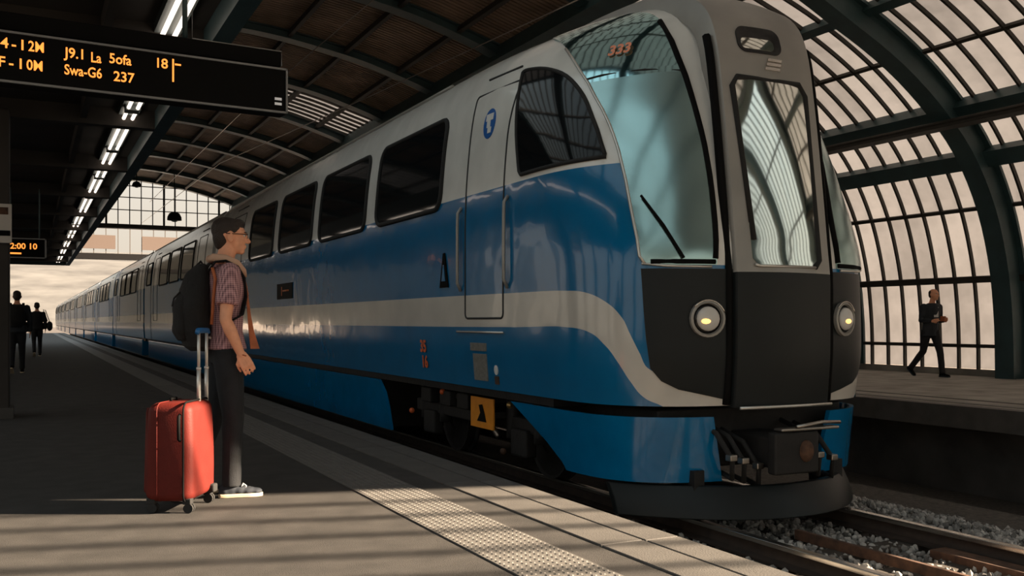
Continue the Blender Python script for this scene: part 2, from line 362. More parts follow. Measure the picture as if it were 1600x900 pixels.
def gravel():
    rnd = random.Random(3); b = MB()
    base = []
    for k in range(8):
        bm = bmesh.new(); bmesh.ops.create_icosphere(bm, subdivisions=1, radius=1.)
        sx, sy, sz = rnd.uniform(.7, 1.2), rnd.uniform(.6, 1.), rnd.uniform(.45, .8)
        base.append(([(v.co.x * sx * rnd.uniform(.75, 1.2), v.co.y * sy * rnd.uniform(.75, 1.2), v.co.z * sz * rnd.uniform(.75, 1.2)) for v in bm.verts], [tuple(v.index for v in f.verts) for f in bm.faces])); bm.free()
    for k in range(15000):
        x = rnd.uniform(4.0, 8.3); y = rnd.uniform(1.6, 7.4)
        if abs(x - RXN) < .08 or abs(x - RXF) < .08 or 5.49 < x < 5.59: continue
        z = -.70 + rnd.uniform(-.02, .045) - (0 if x < 7.3 else (x - 7.3) * .2)
        r = rnd.uniform(.022, .044); rot = Euler((rnd.uniform(0, 6), rnd.uniform(0, 6), rnd.uniform(0, 6))).to_matrix()
        vs, fs = base[k % 8]; b.add([rot @ Vector(v) * r + Vector((x, y, z)) for v in vs], fs)
    me = bpy.data.meshes.new('ballast'); me.from_pydata(b.v, [], b.f); me.materials.append(MATS['stone'])
    o = link('ballast', me, kind='stuff'); tag(o, 'crushed grey brown ballast stones around the rails', 'gravel')
n_, l_ = nt(MATS['stone']); g_ = n_.new('ShaderNodeNewGeometry'); cr_ = n_.new('ShaderNodeValToRGB')
cr_.color_ramp.elements[0].color = (.08, .075, .07, 1); cr_.color_ramp.elements[1].color = (.44, .42, .39, 1); l_.new(g_.outputs['Random Per Island'], cr_.inputs[0]); l_.new(cr_.outputs[0], n_['Principled BSDF'].inputs['Base Color'])
gravel()
# ------------------------------------------------------------------ the vaulted hall
CP = [(17.2, 0), (17.16, 1.2), (16.98, 2.4), (16.55, 3.6), (15.75, 4.75), (14.4, 5.82), (12.85, 6.6), (11.1, 7.2), (9.4, 7.72), (7.4, 8.25), (4.5, 8.6), (1.5, 8.3), (-1.6, 7.55), (-5, 6.5), (-7.2, 5.4), (-8.2, 3.9)]
def cr(p0, p1, p2, p3, t): return tuple(.5 * (2 * b + (c - a) * t + (2 * a - 5 * b + 4 * c - d) * t * t + (3 * b - a - 3 * c + d) * t ** 3) for a, b, c, d in zip(p0, p1, p2, p3))
PF = []
for i in range(len(CP) - 1):
    a, b, c, d = CP[max(i - 1, 0)], CP[i], CP[i + 1], CP[min(i + 2, len(CP) - 1)]
    PF += [cr(a, b, c, d, k / 10) for k in range(10)]
PF.append(CP[-1]); PF = np.array(PF); PS = np.concatenate([[0], np.cumsum(np.hypot(*np.diff(PF, axis=0).T))])
def prof(s, off=0.):
    x, z = np.interp(s, PS, PF[:, 0]), np.interp(s, PS, PF[:, 1]); e = .08
    tx = np.interp(s + e, PS, PF[:, 0]) - np.interp(s - e, PS, PF[:, 0]); tz = np.interp(s + e, PS, PF[:, 1]) - np.interp(s - e, PS, PF[:, 1]); k = math.hypot(tx, tz)
    return (x - tz / k * off, z + tx / k * off)      # positive off = inwards
def s_at_z(z): return float(np.interp(z, PF[:100, 1], PS[:100]))
def s_at_x(x): return float(np.interp(-x, -PF[:, 0], PS))
SEND = PS[-1]; SB = s_at_x(10.3)
RIBY = [12.2 + 4.1 * k for k in range(-8, 11)]; YEND = RIBY[-1] ; Y0H = RIBY[0]
wall_r = MB().box(17.1, 17.5, Y0H, YEND, -.004, .13).build('wall_right', 'concrete', kind='structure')
ceil_ = thing('ceiling', None, None, kind='structure')
def sweep(s0, s1, n, o0, o1, hw, y=0., tap=False):
    b = MB(); vs = []
    for i in range(n + 1):
        s = s0 + (s1 - s0) * i / n; k = 1 - .58 * min(max((s - SB + 2.5) / 3.5, 0), 1) if tap else 1
        for off, sy in ((o0 * k, -hw), (o0 * k, hw), (o1 * k, hw), (o1 * k, -hw)):
            x, z = prof(s, off); vs.append((x, y + sy, z))
    fs = [(i * 4 + j, i * 4 + (j + 1) % 4, i * 4 + 4 + (j + 1) % 4, i * 4 + 4 + j) for i in range(n) for j in range(4)] + [(3, 2, 1, 0), tuple(n * 4 + j for j in range(4))]
    return b.add(vs, fs)
rib_web = sweep(0, SEND, 90, .03, .46, .13, tap=True).mesh('rib', 'rib_steel')
rib_fl = sweep(0, SEND, 90, .44, .50, .20, tap=True).mesh('flange', 'rib_steel')
rib_f2 = sweep(0, SEND, 90, .02, .08, .24, tap=True).mesh('flange', 'rib_steel')
for y in RIBY:
    o = link('rib', rib_web, ceil_); o.location = (0, y, 0)
    for q in (rib_fl, rib_f2): c = link('flange', q, o)
# rows between purlins
rows = [s_at_z(.13), s_at_z(.60), s_at_z(1.95), s_at_z(3.33), s_at_z(4.25), s_at_z(5.1)]
thick = {2: (.13, .11), 4: (.34, .22), 5: (.30, .26)}
step = (SB - rows[-1]) / 4
for k in range(1, 5): rows.append(rows[-1] + step); thick[len(rows) - 1] = (.20, .16) if k % 2 == 0 else (.07, .07)
nR = len(rows) - 1
top_rows = [SB]
while top_rows[-1] < SEND - 2.0: top_rows.append(top_rows[-1] + 1.5)
def purlin(s, h, d, y0, y1, mat='rib_steel', par=None, name='purlin'):
    vs = []
    for y in (y0, y1):
        for ds, off in ((-h / 2, .0), (h / 2, .0), (h / 2, d), (-h / 2, d)):
            x, z = prof(s + ds, off); vs.append((x, y, z))
    return MB().add(vs, [(0, 1, 2, 3), (7, 6, 5, 4)] + [(j, (j + 1) % 4, 4 + (j + 1) % 4, 4 + j) for j in range(4)]).build(name, mat, par or ceil_)
for i, s in enumerate(rows):
    if i == 0: continue
    h, d = thick.get(i, (.07, .08)); purlin(s, h, d, -.1, YEND, 'bar_steel' if h < .15 else 'rib_steel')
    if i in (2, 5, 7): purlin(s, .07, .07, Y0H, -.1, 'bar_steel')
purlin(SB + .25, .45, .4, Y0H, YEND)
for s in top_rows[1:]: purlin(s, .10, .16, Y0H, YEND, 'bar_steel')
# glazing bars and panes
NB = 9; PITCH = 4.1 / NB
bar_me = sweep(rows[0], SB, 60, .0, .075, .021).mesh('glazing_bar', 'bar_steel')
bar_top = sweep(SB, SEND - .5, 50, .0, .075, .021).mesh('glazing_bar', 'bar_steel')
def pane_mesh(s0, s1, y0, y1, mat, n=4):
    vs = []
    for i in range(n + 1):
        s = s0 + (s1 - s0) * i / n
        for off in (-.012, -.006):
            x, z = prof(s, off); vs += [(x, y0, z), (x, y1, z)]
    fs = []
    for i in range(n):
        a, b = i * 4, i * 4 + 4; fs += [(a, a + 1, b + 1, b), (a + 2, b + 2, b + 3, a + 3), (a, b, b + 2, a + 2), (a + 1, a + 3, b + 3, b + 1)]
    fs += [(0, 2, 3, 1), (n * 4, n * 4 + 1, n * 4 + 3, n * 4 + 2)]
    return MB().add(vs, fs)
row_me = [pane_mesh(rows[i] + .005, rows[i + 1] - .005, .012, PITCH - .012, 'frosted').mesh('pane', 'frosted') for i in range(nR)]
rest = MB(); clearp = MB()
for bi in range(len(RIBY) - 1):
    y0 = RIBY[bi]
    glazed_top = y0 < 12.5 or abs(y0 - 28.6) < .1  # unseen near bays glazed overhead to brighten the train and its reflections
    for c in range(1, NB):
        o = link('glazing_bar', bar_me, wall_r if y0 > -10 else wall_r); o.location = (0, y0 + c * PITCH, 0)
        if glazed_top: o = link('glazing_bar', bar_top, ceil_); o.location = (0, y0 + c * PITCH, 0)
    if 8.0 < y0 < 20:
        for i in range(nR):
            for c in range(NB): o = link('pane', row_me[i], wall_r); o.location = (0, y0 + c * PITCH, 0)
    else:
        for i in range(nR):
            for c in range(NB):
                pm = pane_mesh(rows[i] + .005, rows[i + 1] - .005, y0 + c * PITCH + .012, y0 + (c + 1) * PITCH - .012, None, 2)
                (clearp if y0 < -.2 else rest).add(pm.v, pm.f)
    if glazed_top:
        for i in range(len(top_rows) - 1):
            for c in range(NB): pm = pane_mesh(top_rows[i] + .005, top_rows[i + 1] - .005, y0 + c * PITCH + .012, y0 + (c + 1) * PITCH - .012, None, 2); (clearp if y0 < 12.5 and top_rows[i] > s_at_x(2.5) else rest).add(pm.v, pm.f)  # unseen left panes made clear so sky light reaches the train side
    else:      # boarded roof: battens with dark gaps under a backing sheet
        n = 26; vs = []; fs = []
        for y in (y0, y0 + 4.1):
            for i in range(n + 1): x, z = prof(SB + (SEND - SB) * i / n, -.05); vs.append((x, y, z))
        for i in range(n): fs.append((i, i + 1, i + n + 2, i + n + 1))
        rs = MB().add(vs, fs).build('roof_sheet', 'roof_backing', ceil_)
        bt = MB(); y = y0 + .02
        while y < y0 + 4.0: w_ = sweep(SB, SEND, n, -.04, .0, .045, y + .05); bt.add(w_.v, w_.f); y += .155
        bt.build('battens', 'roof_sheet', rs, kind='stuff')
rest.build('glazing_panes', 'frosted', wall_r, kind='stuff'); clearp.build('clear_glazing_panes', 'clear_pane', wall_r, kind='stuff')
# cable tray hung inside the right haunch
cx, cz = prof(rows[5], .55)
ct = thing('cable_tray', 'dark steel cable tray running along the glazed right vault', 'cable tray', (cx, 0, cz))
MB().box(-.16, .16, -.1, YEND, -.05, .0).build('tray', 'bar_steel', ct); MB().tube([(-.05, -.1, .05), (-.05, YEND, .05)], .05).build('conduit', 'bar_steel', ct)
for y in RIBY[5:14]: MB().box(.05, .12, y - .03, y + .03, -.02, .5).build('bracket', 'bar_steel', ct)
# gable screen at the far end
gb = thing('window_1', None, None, (0, YEND, 0), kind='structure')
ZB = 6.1
def vault_z(x): return float(np.interp(-x, -PF[:, 0], PF[:, 1]))
purl = MB().box(-6.5, 14, -.2, .2, ZB - .22, ZB).build('beam', 'bar_steel', gb)
for i in range(34):
    x = -6 + i * .56
    if vault_z(x) - .2 > ZB: w = .05 if i % 5 == 2 else .022; MB().box(x - w, x + w, -.04, .04, ZB, vault_z(x) - .1).build('mullion', 'bar_steel', gb)
for z in (ZB + .75, ZB + 1.4, ZB + 2.0):
    xs = [x for x in np.linspace(-8, 17, 400) if vault_z(x) - .05 > z]; MB().box(xs[0], xs[-1], -.03, .03, z - .022, z + .022).build('transom', 'bar_steel', gb)
# canopy over the left platform
wl_ = MB().box(-9.0, -8.7, -16, 100, 0, .9).build('wall_left', 'concrete', kind='structure')  # unseen wall with piers, added for patchy reflections on the coaches
MB().box(-16, -14, 50, 420, -1.2, 22).build('reflection_block', 'reflection_dark', wl_)  # unseen block added to darken what the coach sides mirror
pm_ = MB().box(-9.0, -8.5, 0, .7, 0, 3.9).mesh('pier', 'concrete')
for i in range(16): o = link('pier', pm_, wl_); o.location = (0, -16.8 + 4.1 * i, 0)
cano = MB().box(-3.4, 1.52, 4.5, 45.5, 3.72, 3.95).build('canopy', 'canopy', kind='structure')
MB().box(1.40, 1.56, 4.4, 45.6, 3.50, 4.05).build('fascia', 'rib_steel', cano)
MB().box(-3.4, 1.5, 45.4, 45.6, 3.50, 4.0).build('fascia', 'rib_steel', cano)
cb = MB().box(-3.4, 1.4, -.1, .1, 3.5, 3.72).mesh('beam', 'canopy')
for i in range(2, 13): o = link('beam', cb, cano); o.location = (0, -2.2 + 3.75 * i, 0)
lb = MB().box(.55, .62, 4.5, 45, 3.56, 3.72).build('beam', 'canopy', cano)
# light strip under the canopy edge
def lamp(y0):
    t = thing('strip_light', 'fluorescent strip light under the canopy edge, one of the long row', 'light', (1.09, y0, 3.6), group='strip lights under the canopy edge')
    MB().box(-.11, .11, 0, 2.86, .04, .12).build('housing', 'fixture', t)
    for dx in (-.05, .05): MB().tube([(dx, .06, 0), (dx, 2.80, 0)], .022, 8).build('tube', 'tube', t, smooth=True)
    for y in (.03, 2.83): MB().cbox((0, y, .01), (.16, .03, .07)).build('end_cap', 'fixture', t)
    return t
LAMPS = [lamp(6.26)]; LAMPS[0]['label'] = 'fluorescent strip light under the canopy edge, nearest of the row'
NTH = 'first second third fourth fifth sixth seventh eighth ninth tenth eleventh twelfth thirteenth fourteenth fifteenth'.split()
for i in range(1, 13): c = copy_tree(LAMPS[0]); c.location.y = 6.26 + 2.98 * i; c['label'] = 'fluorescent strip light under the canopy edge, %s of the row going away' % NTH[i]; LAMPS.append(c)
# far town and hills beyond the hall
def hills(name, y, h, amp, x0, x1, seed, mat, label):
    rnd = random.Random(seed); n = 90; ph = [rnd.uniform(0, 6) for _ in range(6)]; vs = []; fs = []; m = 6
    for j in range(m + 1):
        for i in range(n + 1):
            x = x0 + (x1 - x0) * i / n; u = i / n
            top = h + amp * sum(math.sin(u * (4 + 5 * k) + ph[k]) / (1 + k) for k in range(6))
            vs.append((x, y + j * 60, -2 + (top + 2) * math.sin(math.pi / 2 * j / m)))
    for j in range(m):
        for i in range(n): a = j * (n + 1) + i; fs.append((a, a + 1, a + n + 2, a + n + 1))
    o = MB().add(vs, fs).build(name, mat, smooth=True); o['kind'] = 'structure'
hills('hills', 400, 52, 7, -260, 500, 5, 'hill', '')
fb = thing('footbridge', 'footbridge with railing and two grey panels crossing behind the hall', 'bridge', (0, 84, 0))
MB().box(-14, 18, -.6, .6, 6.1, 6.55).build('deck', 'black', fb)
for i in range(22): MB().box(-8.03 + i * .9, -7.97 + i * .9, -.6, -.54, 6.55, 8.6).build('rail_post', 'bar_steel', fb)
MB().box(-14, 18, -.62, -.56, 8.55, 8.62).build('handrail', 'bar_steel', fb)
for x0, x1 in ((3.2, 6.2), (8.2, 11.5)): MB().box(x0, x1, -.75, -.66, 6.9, 8.0).build('panel', 'far_roof', fb)
for x in (-13, 17): MB().box(x - .2, x + .2, -.2, .2, -1.2, 6.1).build('pier', 'bar_steel', fb)
# ------------------------------------------------------------------ the train
YZc = {}
def outl(q):
    k = round(q, 5)
    if k not in _cache: _cache[k] = outline(q)
    return _cache[k]
def SY(Y, q, sgn=-1):
    z, dx, yy, s, w, Ye = outl(q)
    d = w if Y >= Ye else float(np.interp(Y, yy, dx))
    return (XC + sgn * d, Y, z)
QZ = {}
def qz(z):
    k = round(z, 4)
    if k not in QZ: QZ[k] = q_of_z(k)
    return QZ[k]
def surf(mode, a, z, sgn): return Vector(S(a, qz(z), sgn) if mode == 'f' else SY(a, qz(z), sgn))
def normal(mode, a, z, sgn):
    e = .01; z = min(max(z, .40), 4.1)
    d1 = surf(mode, a + e, z, sgn) - surf(mode, a - e if a > e else a, z, sgn); d2 = surf(mode, a, z + e, sgn) - surf(mode, a, z - e, sgn)
    n = d1.cross(d2); n.normalize(); c = surf(mode, a, z, sgn)
    ref = Vector((c.x - XC, min(c.y - 9, 0), max(c.z - 2.6, 0) * .5))
    return n if n.dot(ref) > 0 else -n
def spans(poly, z):
    xs = []
    for i in range(len(poly)):
        (a0, z0), (a1, z1) = poly[i], poly[(i + 1) % len(poly)]
        if abs(z0 - z1) < 1e-9:
            if abs(z - z0) < 1e-6: xs += [a0, a1]
        elif min(z0, z1) - 1e-6 <= z <= max(z0, z1) + 1e-6: xs.append(a0 + (a1 - a0) * (z - z0) / (z1 - z0))
    return min(xs), max(xs)
def patch(name, poly, mat, parent, off=.012, thick=.02, mode='Y', sgn=-1, cols=8, dz=.12, fn=None, smooth=True):
    """curved panel lying on the body shell: poly in (position along the side, height)"""
    poly = [(p[0], round(p[1], 4)) for p in poly]; zs = sorted(set(p[1] for p in poly)); lv = [zs[0]]
    for z in zs[1:]:
        k = max(1, int(math.ceil((z - lv[-1]) / dz))); a = lv[-1]; lv += [a + (z - a) * (i + 1) / k for i in range(k)]
    out, inn = [], []
    for z in lv:
        a0, a1 = spans(poly, z)
        for c in range(cols + 1):
            a = a0 + (a1 - a0) * c / cols
            if fn: p, n = fn(a, z, sgn)
            else: p, n = surf(mode, a, z, sgn), normal(mode, a, z, sgn)
            out.append(p + n * off); inn.append(p + n * (off - thick))
    W = cols + 1; H = len(lv); N = W * H; fs = []
    for i in range(H - 1):
        for c in range(cols): a = i * W + c; fs.append((a, a + 1, a + W + 1, a + W)); fs.append((N + a, N + a + W, N + a + W + 1, N + a + 1))
    ring = [c for c in range(W)] + [i * W + cols for i in range(1, H)] + [(H - 1) * W + c for c in range(cols - 1, -1, -1)] + [i * W for i in range(H - 2, 0, -1)]
    for i in range(len(ring)): a, b = ring[i], ring[(i + 1) % len(ring)]; fs.append((a, b, N + b, N + a))
    me = bpy.data.meshes.new(name); me.from_pydata(out + inn, [], fs); me.materials.append(MATS[mat])
    bm = bmesh.new(); bm.from_mesh(me); bmesh.ops.remove_doubles(bm, verts=bm.verts, dist=1e-5); bmesh.ops.recalc_face_normals(bm, faces=bm.faces)
    for e in bm.edges: e.smooth = len(e.link_faces) != 2 or e.calc_face_angle(0) < R(40)
    bm.to_mesh(me); bm.free()
    return link(name, me, parent, smooth)
def rim(name, poly, mat, parent, r=.015, off=.012, mode='Y', sgn=-1, closed=True):
    pl = list(poly) + ([poly[0]] if closed else []); dn = [pl[0]]
    for q in pl[1:]:
        p = dn[-1]; k = max(1, int(max(abs(q[1] - p[1]) / .12, abs(q[0] - p[0]) / (.08 if mode == 'f' else .6)))); dn += [(p[0] + (q[0] - p[0]) * i / k, p[1] + (q[1] - p[1]) * i / k) for i in range(1, k + 1)]
    pts = [surf(mode, a, z, sgn) + normal(mode, a, z, sgn) * off for a, z in dn]
    return MB().tube(pts, r, 6, not closed).build(name, mat, parent, smooth=True)
def shell(name, mat, parent, Yend, nose=True, y0=None):
    """body skin, both sides, as one mesh; UV = (f, z)"""
    qs = [i / 60 for i in range(61)]; fs_ = ([i / 48 for i in range(49)] + [1 + i / 6 for i in range(1, 7)]) if nose else []
    vs = []; uvs = []; faces = []
    cols = []
    for sgn in (-1, 1):
        g = []
        for q in qs:
            row = []
            if nose:
                for f in fs_: row.append((S(f, q, sgn), (f, lev(q)[0])))
                ys = [YS + (Yend - YS) * k / 4 for k in range(1, 5)]
            else: ys = [y0 + .12] + [y0 + (Yend - y0) * k / 8 for k in range(1, 8)] + [Yend - 2.4, Yend - 2.395, Yend]
            for y in ys: p = SY(max(y, 12.5), q, sgn); row.append(((p[0], y, p[2]), ((y - y0) / (Yend - y0 - 2.4) if not nose else 2., p[2])))
            g.append(row)
        cols.append(g)
    W = len(cols[0][0]); H = len(qs)
    for g in cols:
        for row in g:
            for p, u in row: vs.append(p); uvs.append(u)
    for k in range(2):
        for i in range(H - 1):
            for j in range(W - 1):
                a = k * W * H + i * W + j; f = (a, a + 1, a + W + 1, a + W); faces.append(f if k == 0 else f[::-1])
    for i in range(H - 1):       # rear end wall
        a, b = i * W + W - 1, W * H + i * W + W - 1; faces.append((a, b, b + W, a + W))
        if not nose: a, b = i * W, W * H + i * W; faces.append((b, a, a + W, b + W))
    if nose:
        for j in range(W - 1): faces.append(((H - 1) * W + j, (H - 1) * W + j + 1, W * H + (H - 1) * W + j + 1, W * H + (H - 1) * W + j))
    else:
        for j in range(W - 1): faces.append(((H - 1) * W + j, (H - 1) * W + j + 1, W * H + (H - 1) * W + j + 1, W * H + (H - 1) * W + j))
    for j in range(W - 1): faces.append((j + 1, j, W * H + j, W * H + j + 1))
    me = bpy.data.meshes.new(name); me.from_pydata(vs, [], faces)
    ul = me.uv_layers.new(name='UVMap')
    for lp in me.loops: ul.data[lp.index].uv = uvs[lp.vertex_index]
    bm = bmesh.new(); bm.from_mesh(me); bmesh.ops.remove_doubles(bm, verts=bm.verts, dist=1e-4); bmesh.ops.recalc_face_normals(bm, faces=bm.faces)
    for e in bm.edges: e.smooth = not (len(e.link_faces) == 2 and e.calc_face_angle(0) > R(50))
    bm.to_mesh(me); bm.free(); me.materials.append(MATS[mat])
    return link(name, me, parent, True)
YL = 24.6
lead = thing('train_power_car', 'blue and white leading car of the train with dark windscreened nose', 'train car', (0, 0, 0))
shell('body', 'livery_lead', lead, YL)
def window(Y0, Y1, z0, z1, parent, r=.17, bars=True, sgn=-1):
    g = patch('window', rrect(Y0, Y1, z0, z1, r), 'dark_glass', parent, .012, .02, cols=4, sgn=sgn)
    rim('window_seal', rrect(Y0 - .015, Y1 + .015, z0 - .015, z1 + .015, r), 'rubber', g, .030, .006, sgn=sgn)
    return g
for Y0, Y1 in ((9.92, 12.12), (12.62, 14.92), (15.40, 17.65), (18.2, 20.3)):
    window(Y0, Y1, 2.37, 3.36, lead)
for Y0, Y1 in ((9.92, 12.12), (12.62, 14.92), (15.40, 17.65), (18.2, 20.3)): window(Y0, Y1, 2.37, 3.36, lead, sgn=1)
# side doors
def side_door(Y0, Y1, z0, z1, parent, rails=True, oval=False, top=True):
    p = rrect(Y0, Y1, z0, z1, .05, 3); d = rim('door_seam', p, 'seam', parent, .011, .0)
    if top: rim('gutter', [(Y0 + .12, z1 + .16), (Y1 - .14, z1 + .16)], 'seam', parent, .012, .006, closed=False)
    if rails:
        for Y in (Y0 - .10, Y1 + .11):
            a = [surf('Y', Y, z, -1) + Vector((-.045, 0, 0)) for z in (1.42, 1.5, 1.7, 1.9, 2.1, 2.24, 2.3)]; a[0].x += .04; a[-1].x += .04
            MB().tube(a, .018, 8).build('grab_rail', 'gunmetal', parent, smooth=True)
    return d
side_door(8.32, 9.22, 1.13, 3.46, lead)
def ellipse(cy, cz, ry, rz, n=20): return [(cy + ry * math.cos(2 * math.pi * k / n), cz + rz * math.sin(2 * math.pi * k / n)) for k in range(n)]
lg = patch('logo_disc', ellipse(8.78, 3.10, .135, .155), 'sticker_blue', lead, .006, .006, cols=6, dz=.05)
for pl in ([(8.86, 3.20), (8.70, 3.20), (8.70, 3.13), (8.86, 3.13)], [(8.83, 3.13), (8.75, 3.13), (8.75, 3.06), (8.83, 3.06)], [(8.80, 3.06), (8.72, 3.06), (8.72, 3.00), (8.80, 3.00)]):
    patch('logo_mark', pl, 'sticker_white', lg, .010, .004, cols=2)
# cab side window
def smooth_poly(pts, n=5):
    """closed outline; points with a third value 1 stay sharp corners"""
    out = []; N = len(pts)
    for i in range(N):
        p0, p1, p2, p3 = pts[i - 1], pts[i], pts[(i + 1) % N], pts[(i + 2) % N]
        a = p1 if len(p1) > 2 else p0; d = p2 if len(p2) > 2 else p3
        out += [cr(a[:2], p1[:2], p2[:2], d[:2], k / n) for k in range(n)]
    return out
CW = smooth_poly([(8.36, 3.535, 1), (8.28, 3.545), (7.97, 3.487), (7.61, 3.337), (7.28, 3.081), (7.02, 2.776), (6.90, 2.60), (6.82, 2.475, 1), (7.26, 2.471), (7.96, 2.468, 1), (8.0, 2.50, 1), (8.17, 3.0)], 4)
for sgn in (-1, 1): g = patch('cab_side_window', CW, 'dark_glass', lead, .010, .02, 'Y', sgn, cols=8, dz=.06); rim('window_seal', CW, 'rubber', g, .020, .006, 'Y', sgn)
# windscreens (left and right of the centre column)
WS = smooth_poly([(.28, 1.55, 1), (.52, 1.55, 1), (.541, 1.60), (.545, 1.75), (.543, 1.9), (.540, 2.1), (.528, 2.39), (.50, 2.76), (.472, 3.2, 1), (.476, 3.5), (.485, 3.64), (.50, 3.80), (.51, 3.90), (.49, 3.95), (.415, 3.958), (.325, 3.935), (.235, 3.905), (.205, 3.86), (.195, 3.72), (.195, 3.5), (.203, 3.2, 1), (.232, 2.80), (.252, 2.42), (.27, 1.9)], 4)
DP = [(.215, .455), (.33, .512), (.425, .558), (.485, .625), (.522, .726), (.533, .955), (.539, 1.215), (.544, 1.52), (.20, 1.52)]
for sgn in (-1, 1):
    g = patch('windscreen', [p for p in WS if p[1] <= 3.2001], 'cab_glass', lead, .016, .03, 'f', sgn, cols=14, dz=.06)
    ug = patch('upper_screen', [p for p in WS if p[1] >= 3.1999], 'upper_glass', lead, .016, .03, 'f', sgn, cols=14, dz=.06)
    rim('screen_border', [(.285, 1.575), (.51, 1.575)], 'black', g, .022, .012, 'f', sgn, False)
    rim('screen_border', [(.285, 1.6), (.27, 1.9), (.252, 2.42), (.232, 2.80), (.208, 3.156), (.198, 3.5), (.198, 3.72)], 'black', g, .026, .012, 'f', sgn, False)
    rim('windscreen_frame', [(.53, 1.56), (.546, 1.62), (.546, 1.9), (.543, 2.1), (.531, 2.39), (.503, 2.76), (.475, 3.2), (.479, 3.5), (.488, 3.64)], 'silver_trim', g, .014, .016, 'f', sgn, False)
    rim('windscreen_sill', [(.54, 1.56), (.45, 1.54), (.30, 1.535)], 'silver_trim', g, .012, .018, 'f', sgn, False)
    rim('glass_joint', [(.474, 3.24), (.42, 3.25), (.30, 3.24), (.205, 3.20)], 'rubber', g, .010, .016, 'f', sgn, False)
    d = patch('front_panel', DP, 'charcoal', lead, .010, .03, 'f', sgn, cols=14, dz=.06)
    # headlight in its round recess
    c = surf('f', .32, 1.12, sgn); n = normal('f', .32, 1.12, sgn); mt = n.to_track_quat('Z', 'Y').to_matrix().to_4x4(); mt.translation = c + n * .008
    h = MB()
    for i in range(24):
        a0, a1 = 2 * math.pi * i / 24, 2 * math.pi * (i + 1) / 24
        for (r0, z0), (r1, z1) in (((.150, .0), (.148, .03)), ((.148, .03), (.128, .035)), ((.128, .035), (.118, .012))):
            h.add([(r0 * math.cos(a0), r0 * math.sin(a0), z0), (r0 * math.cos(a1), r0 * math.sin(a1), z0), (r1 * math.cos(a1), r1 * math.sin(a1), z1), (r1 * math.cos(a0), r1 * math.sin(a0), z1)], [(0, 1, 2, 3)])
    hl = h.build('headlight_rim', 'gunmetal', lead, smooth=True); hl.matrix_local = mt
    hd = MB(); hd.ball((0, 0, .005), (.118, .118, .03), 20, 8); o = hd.build('reflector', 'black_gloss', hl, smooth=True)
    o = MB().ball((0, .0, .028), (.098, .098, .045), 20, 10).build('lens', 'lamp_glass', hl, smooth=True)
    o = MB().ball((-.035 if sgn < 0 else -.02, -.02, .066), (.042, .022, .014), 12, 8).build('bulb', 'bulb', hl, smooth=True)
    cr_pts = [(.148 * math.cos(R(a)), .148 * math.sin(R(a)), .03) for a in range(20, 150, 10)]
    MB().tube(cr_pts, .007, 6).build('trim_ring', 'chrome', hl, smooth=True)
# wiper on the near windscreen
w = MB().tube([surf('f', a, z, -1) + normal('f', a, z, -1) * .05 for a, z in ((.40, 1.60), (.45, 1.85), (.50, 2.1))], .012, 6).build('wiper', 'black', lead)
# centre column with gangway door
CK = [(.40, 6.035), (.9, 6.0), (1.4, 6.0), (1.75, 6.035), (2.2, 6.085), (3.0, 6.19), (3.4, 6.26), (3.66, 6.36), (3.84, 6.52), (3.97, 6.76), (4.07, 7.1), (4.13, 7.6), (4.16, 8.3), (4.15, 9.2)]
ck = np.array(CK); cks = np.concatenate([[0], np.cumsum(np.hypot(*np.diff(ck, axis=0).T))])
def ckp(t): return (_pch(cks, ck[:, 1], t), _pch(cks, ck[:, 0], t))          # y, z at column arclength
def ct_z(z): return float(np.interp(z, ck[:, 0], cks))
def colpt(x, t, off=0.):
    y, z = ckp(t); y1, z1 = ckp(t + .02); y0, z0 = ckp(t - .02); ty, tz = y1 - y0, z1 - z0; k = math.hypot(ty, tz) or 1
    ny, nz = -tz / k, ty / k; bulge = -.05 * (x / .52) ** 2
    return Vector((XC + x, y + ny * (off + bulge), z + nz * (off + bulge)))
def column(name, x0, x1, t0, t1, mat, parent, off, thick, nx=8, n=60):
    xs = [x0, x0 + .012] + [x0 + (x1 - x0) * i / nx for i in range(1, nx)] + [x1 - .012, x1]; dd = [-.02, 0] + [0] * (nx - 1) + [0, -.02]
    vs = []; fs = []; W = len(xs)
    for i in range(n + 1):
        t = t0 + (t1 - t0) * i / n
        vs += [colpt(x, t, off + d) for x, d in zip(xs, dd)]
    N = len(vs)
    for i in range(n + 1):
        t = t0 + (t1 - t0) * i / n
        vs += [colpt(x, t, off - thick) for x in xs]
    for i in range(n):
        for c in range(W - 1): a = i * W + c; fs.append((a, a + 1, a + W + 1, a + W))
        fs.append((i * W, i * W + W, N + i * W + W, N + i * W)); fs.append((i * W + W - 1, N + i * W + W - 1, N + i * W + 2 * W - 1, i * W + 2 * W - 1))
    fs.append(tuple(range(W)) + tuple(N + c for c in range(W - 1, -1, -1))); fs.append(tuple(n * W + c for c in range(W)) + tuple(N + n * W + c for c in range(W - 1, -1, -1)))
    me = MB().add(vs, fs).mesh(name, mat)
    for p in me.polygons: p.use_smooth = True
    me.set_sharp_from_angle(angle=R(50)); return link(name, me, parent)
cc = column('centre_column', -.50, .52, ct_z(1.50), cks[-1], 'gunmetal', lead, 0, .22)
column('door_panel', -.50, .52, 0, ct_z(1.498), 'charcoal', lead, 0, .16, n=24)
def colpatch(name, poly, mat, parent, off, thick=.02, cols=8, dt=.08):
    """poly in (x, column arclength)"""
    return patch(name, poly, mat, parent, off, thick, cols=cols, dz=dt, fn=lambda a, t, s: (colpt(a, t), (colpt(a, t, 1) - colpt(a, t)).normalized()))
a, b = ct_z(1.56), ct_z(3.10)
fw = colpatch('gangway_window', [(-.30, a), (.30, a), (.36, a + .05), (.37, b - .09), (.31, b), (-.34, b), (-.385, b - .06), (-.345, a + .05)], 'front_glass', cc, .006)
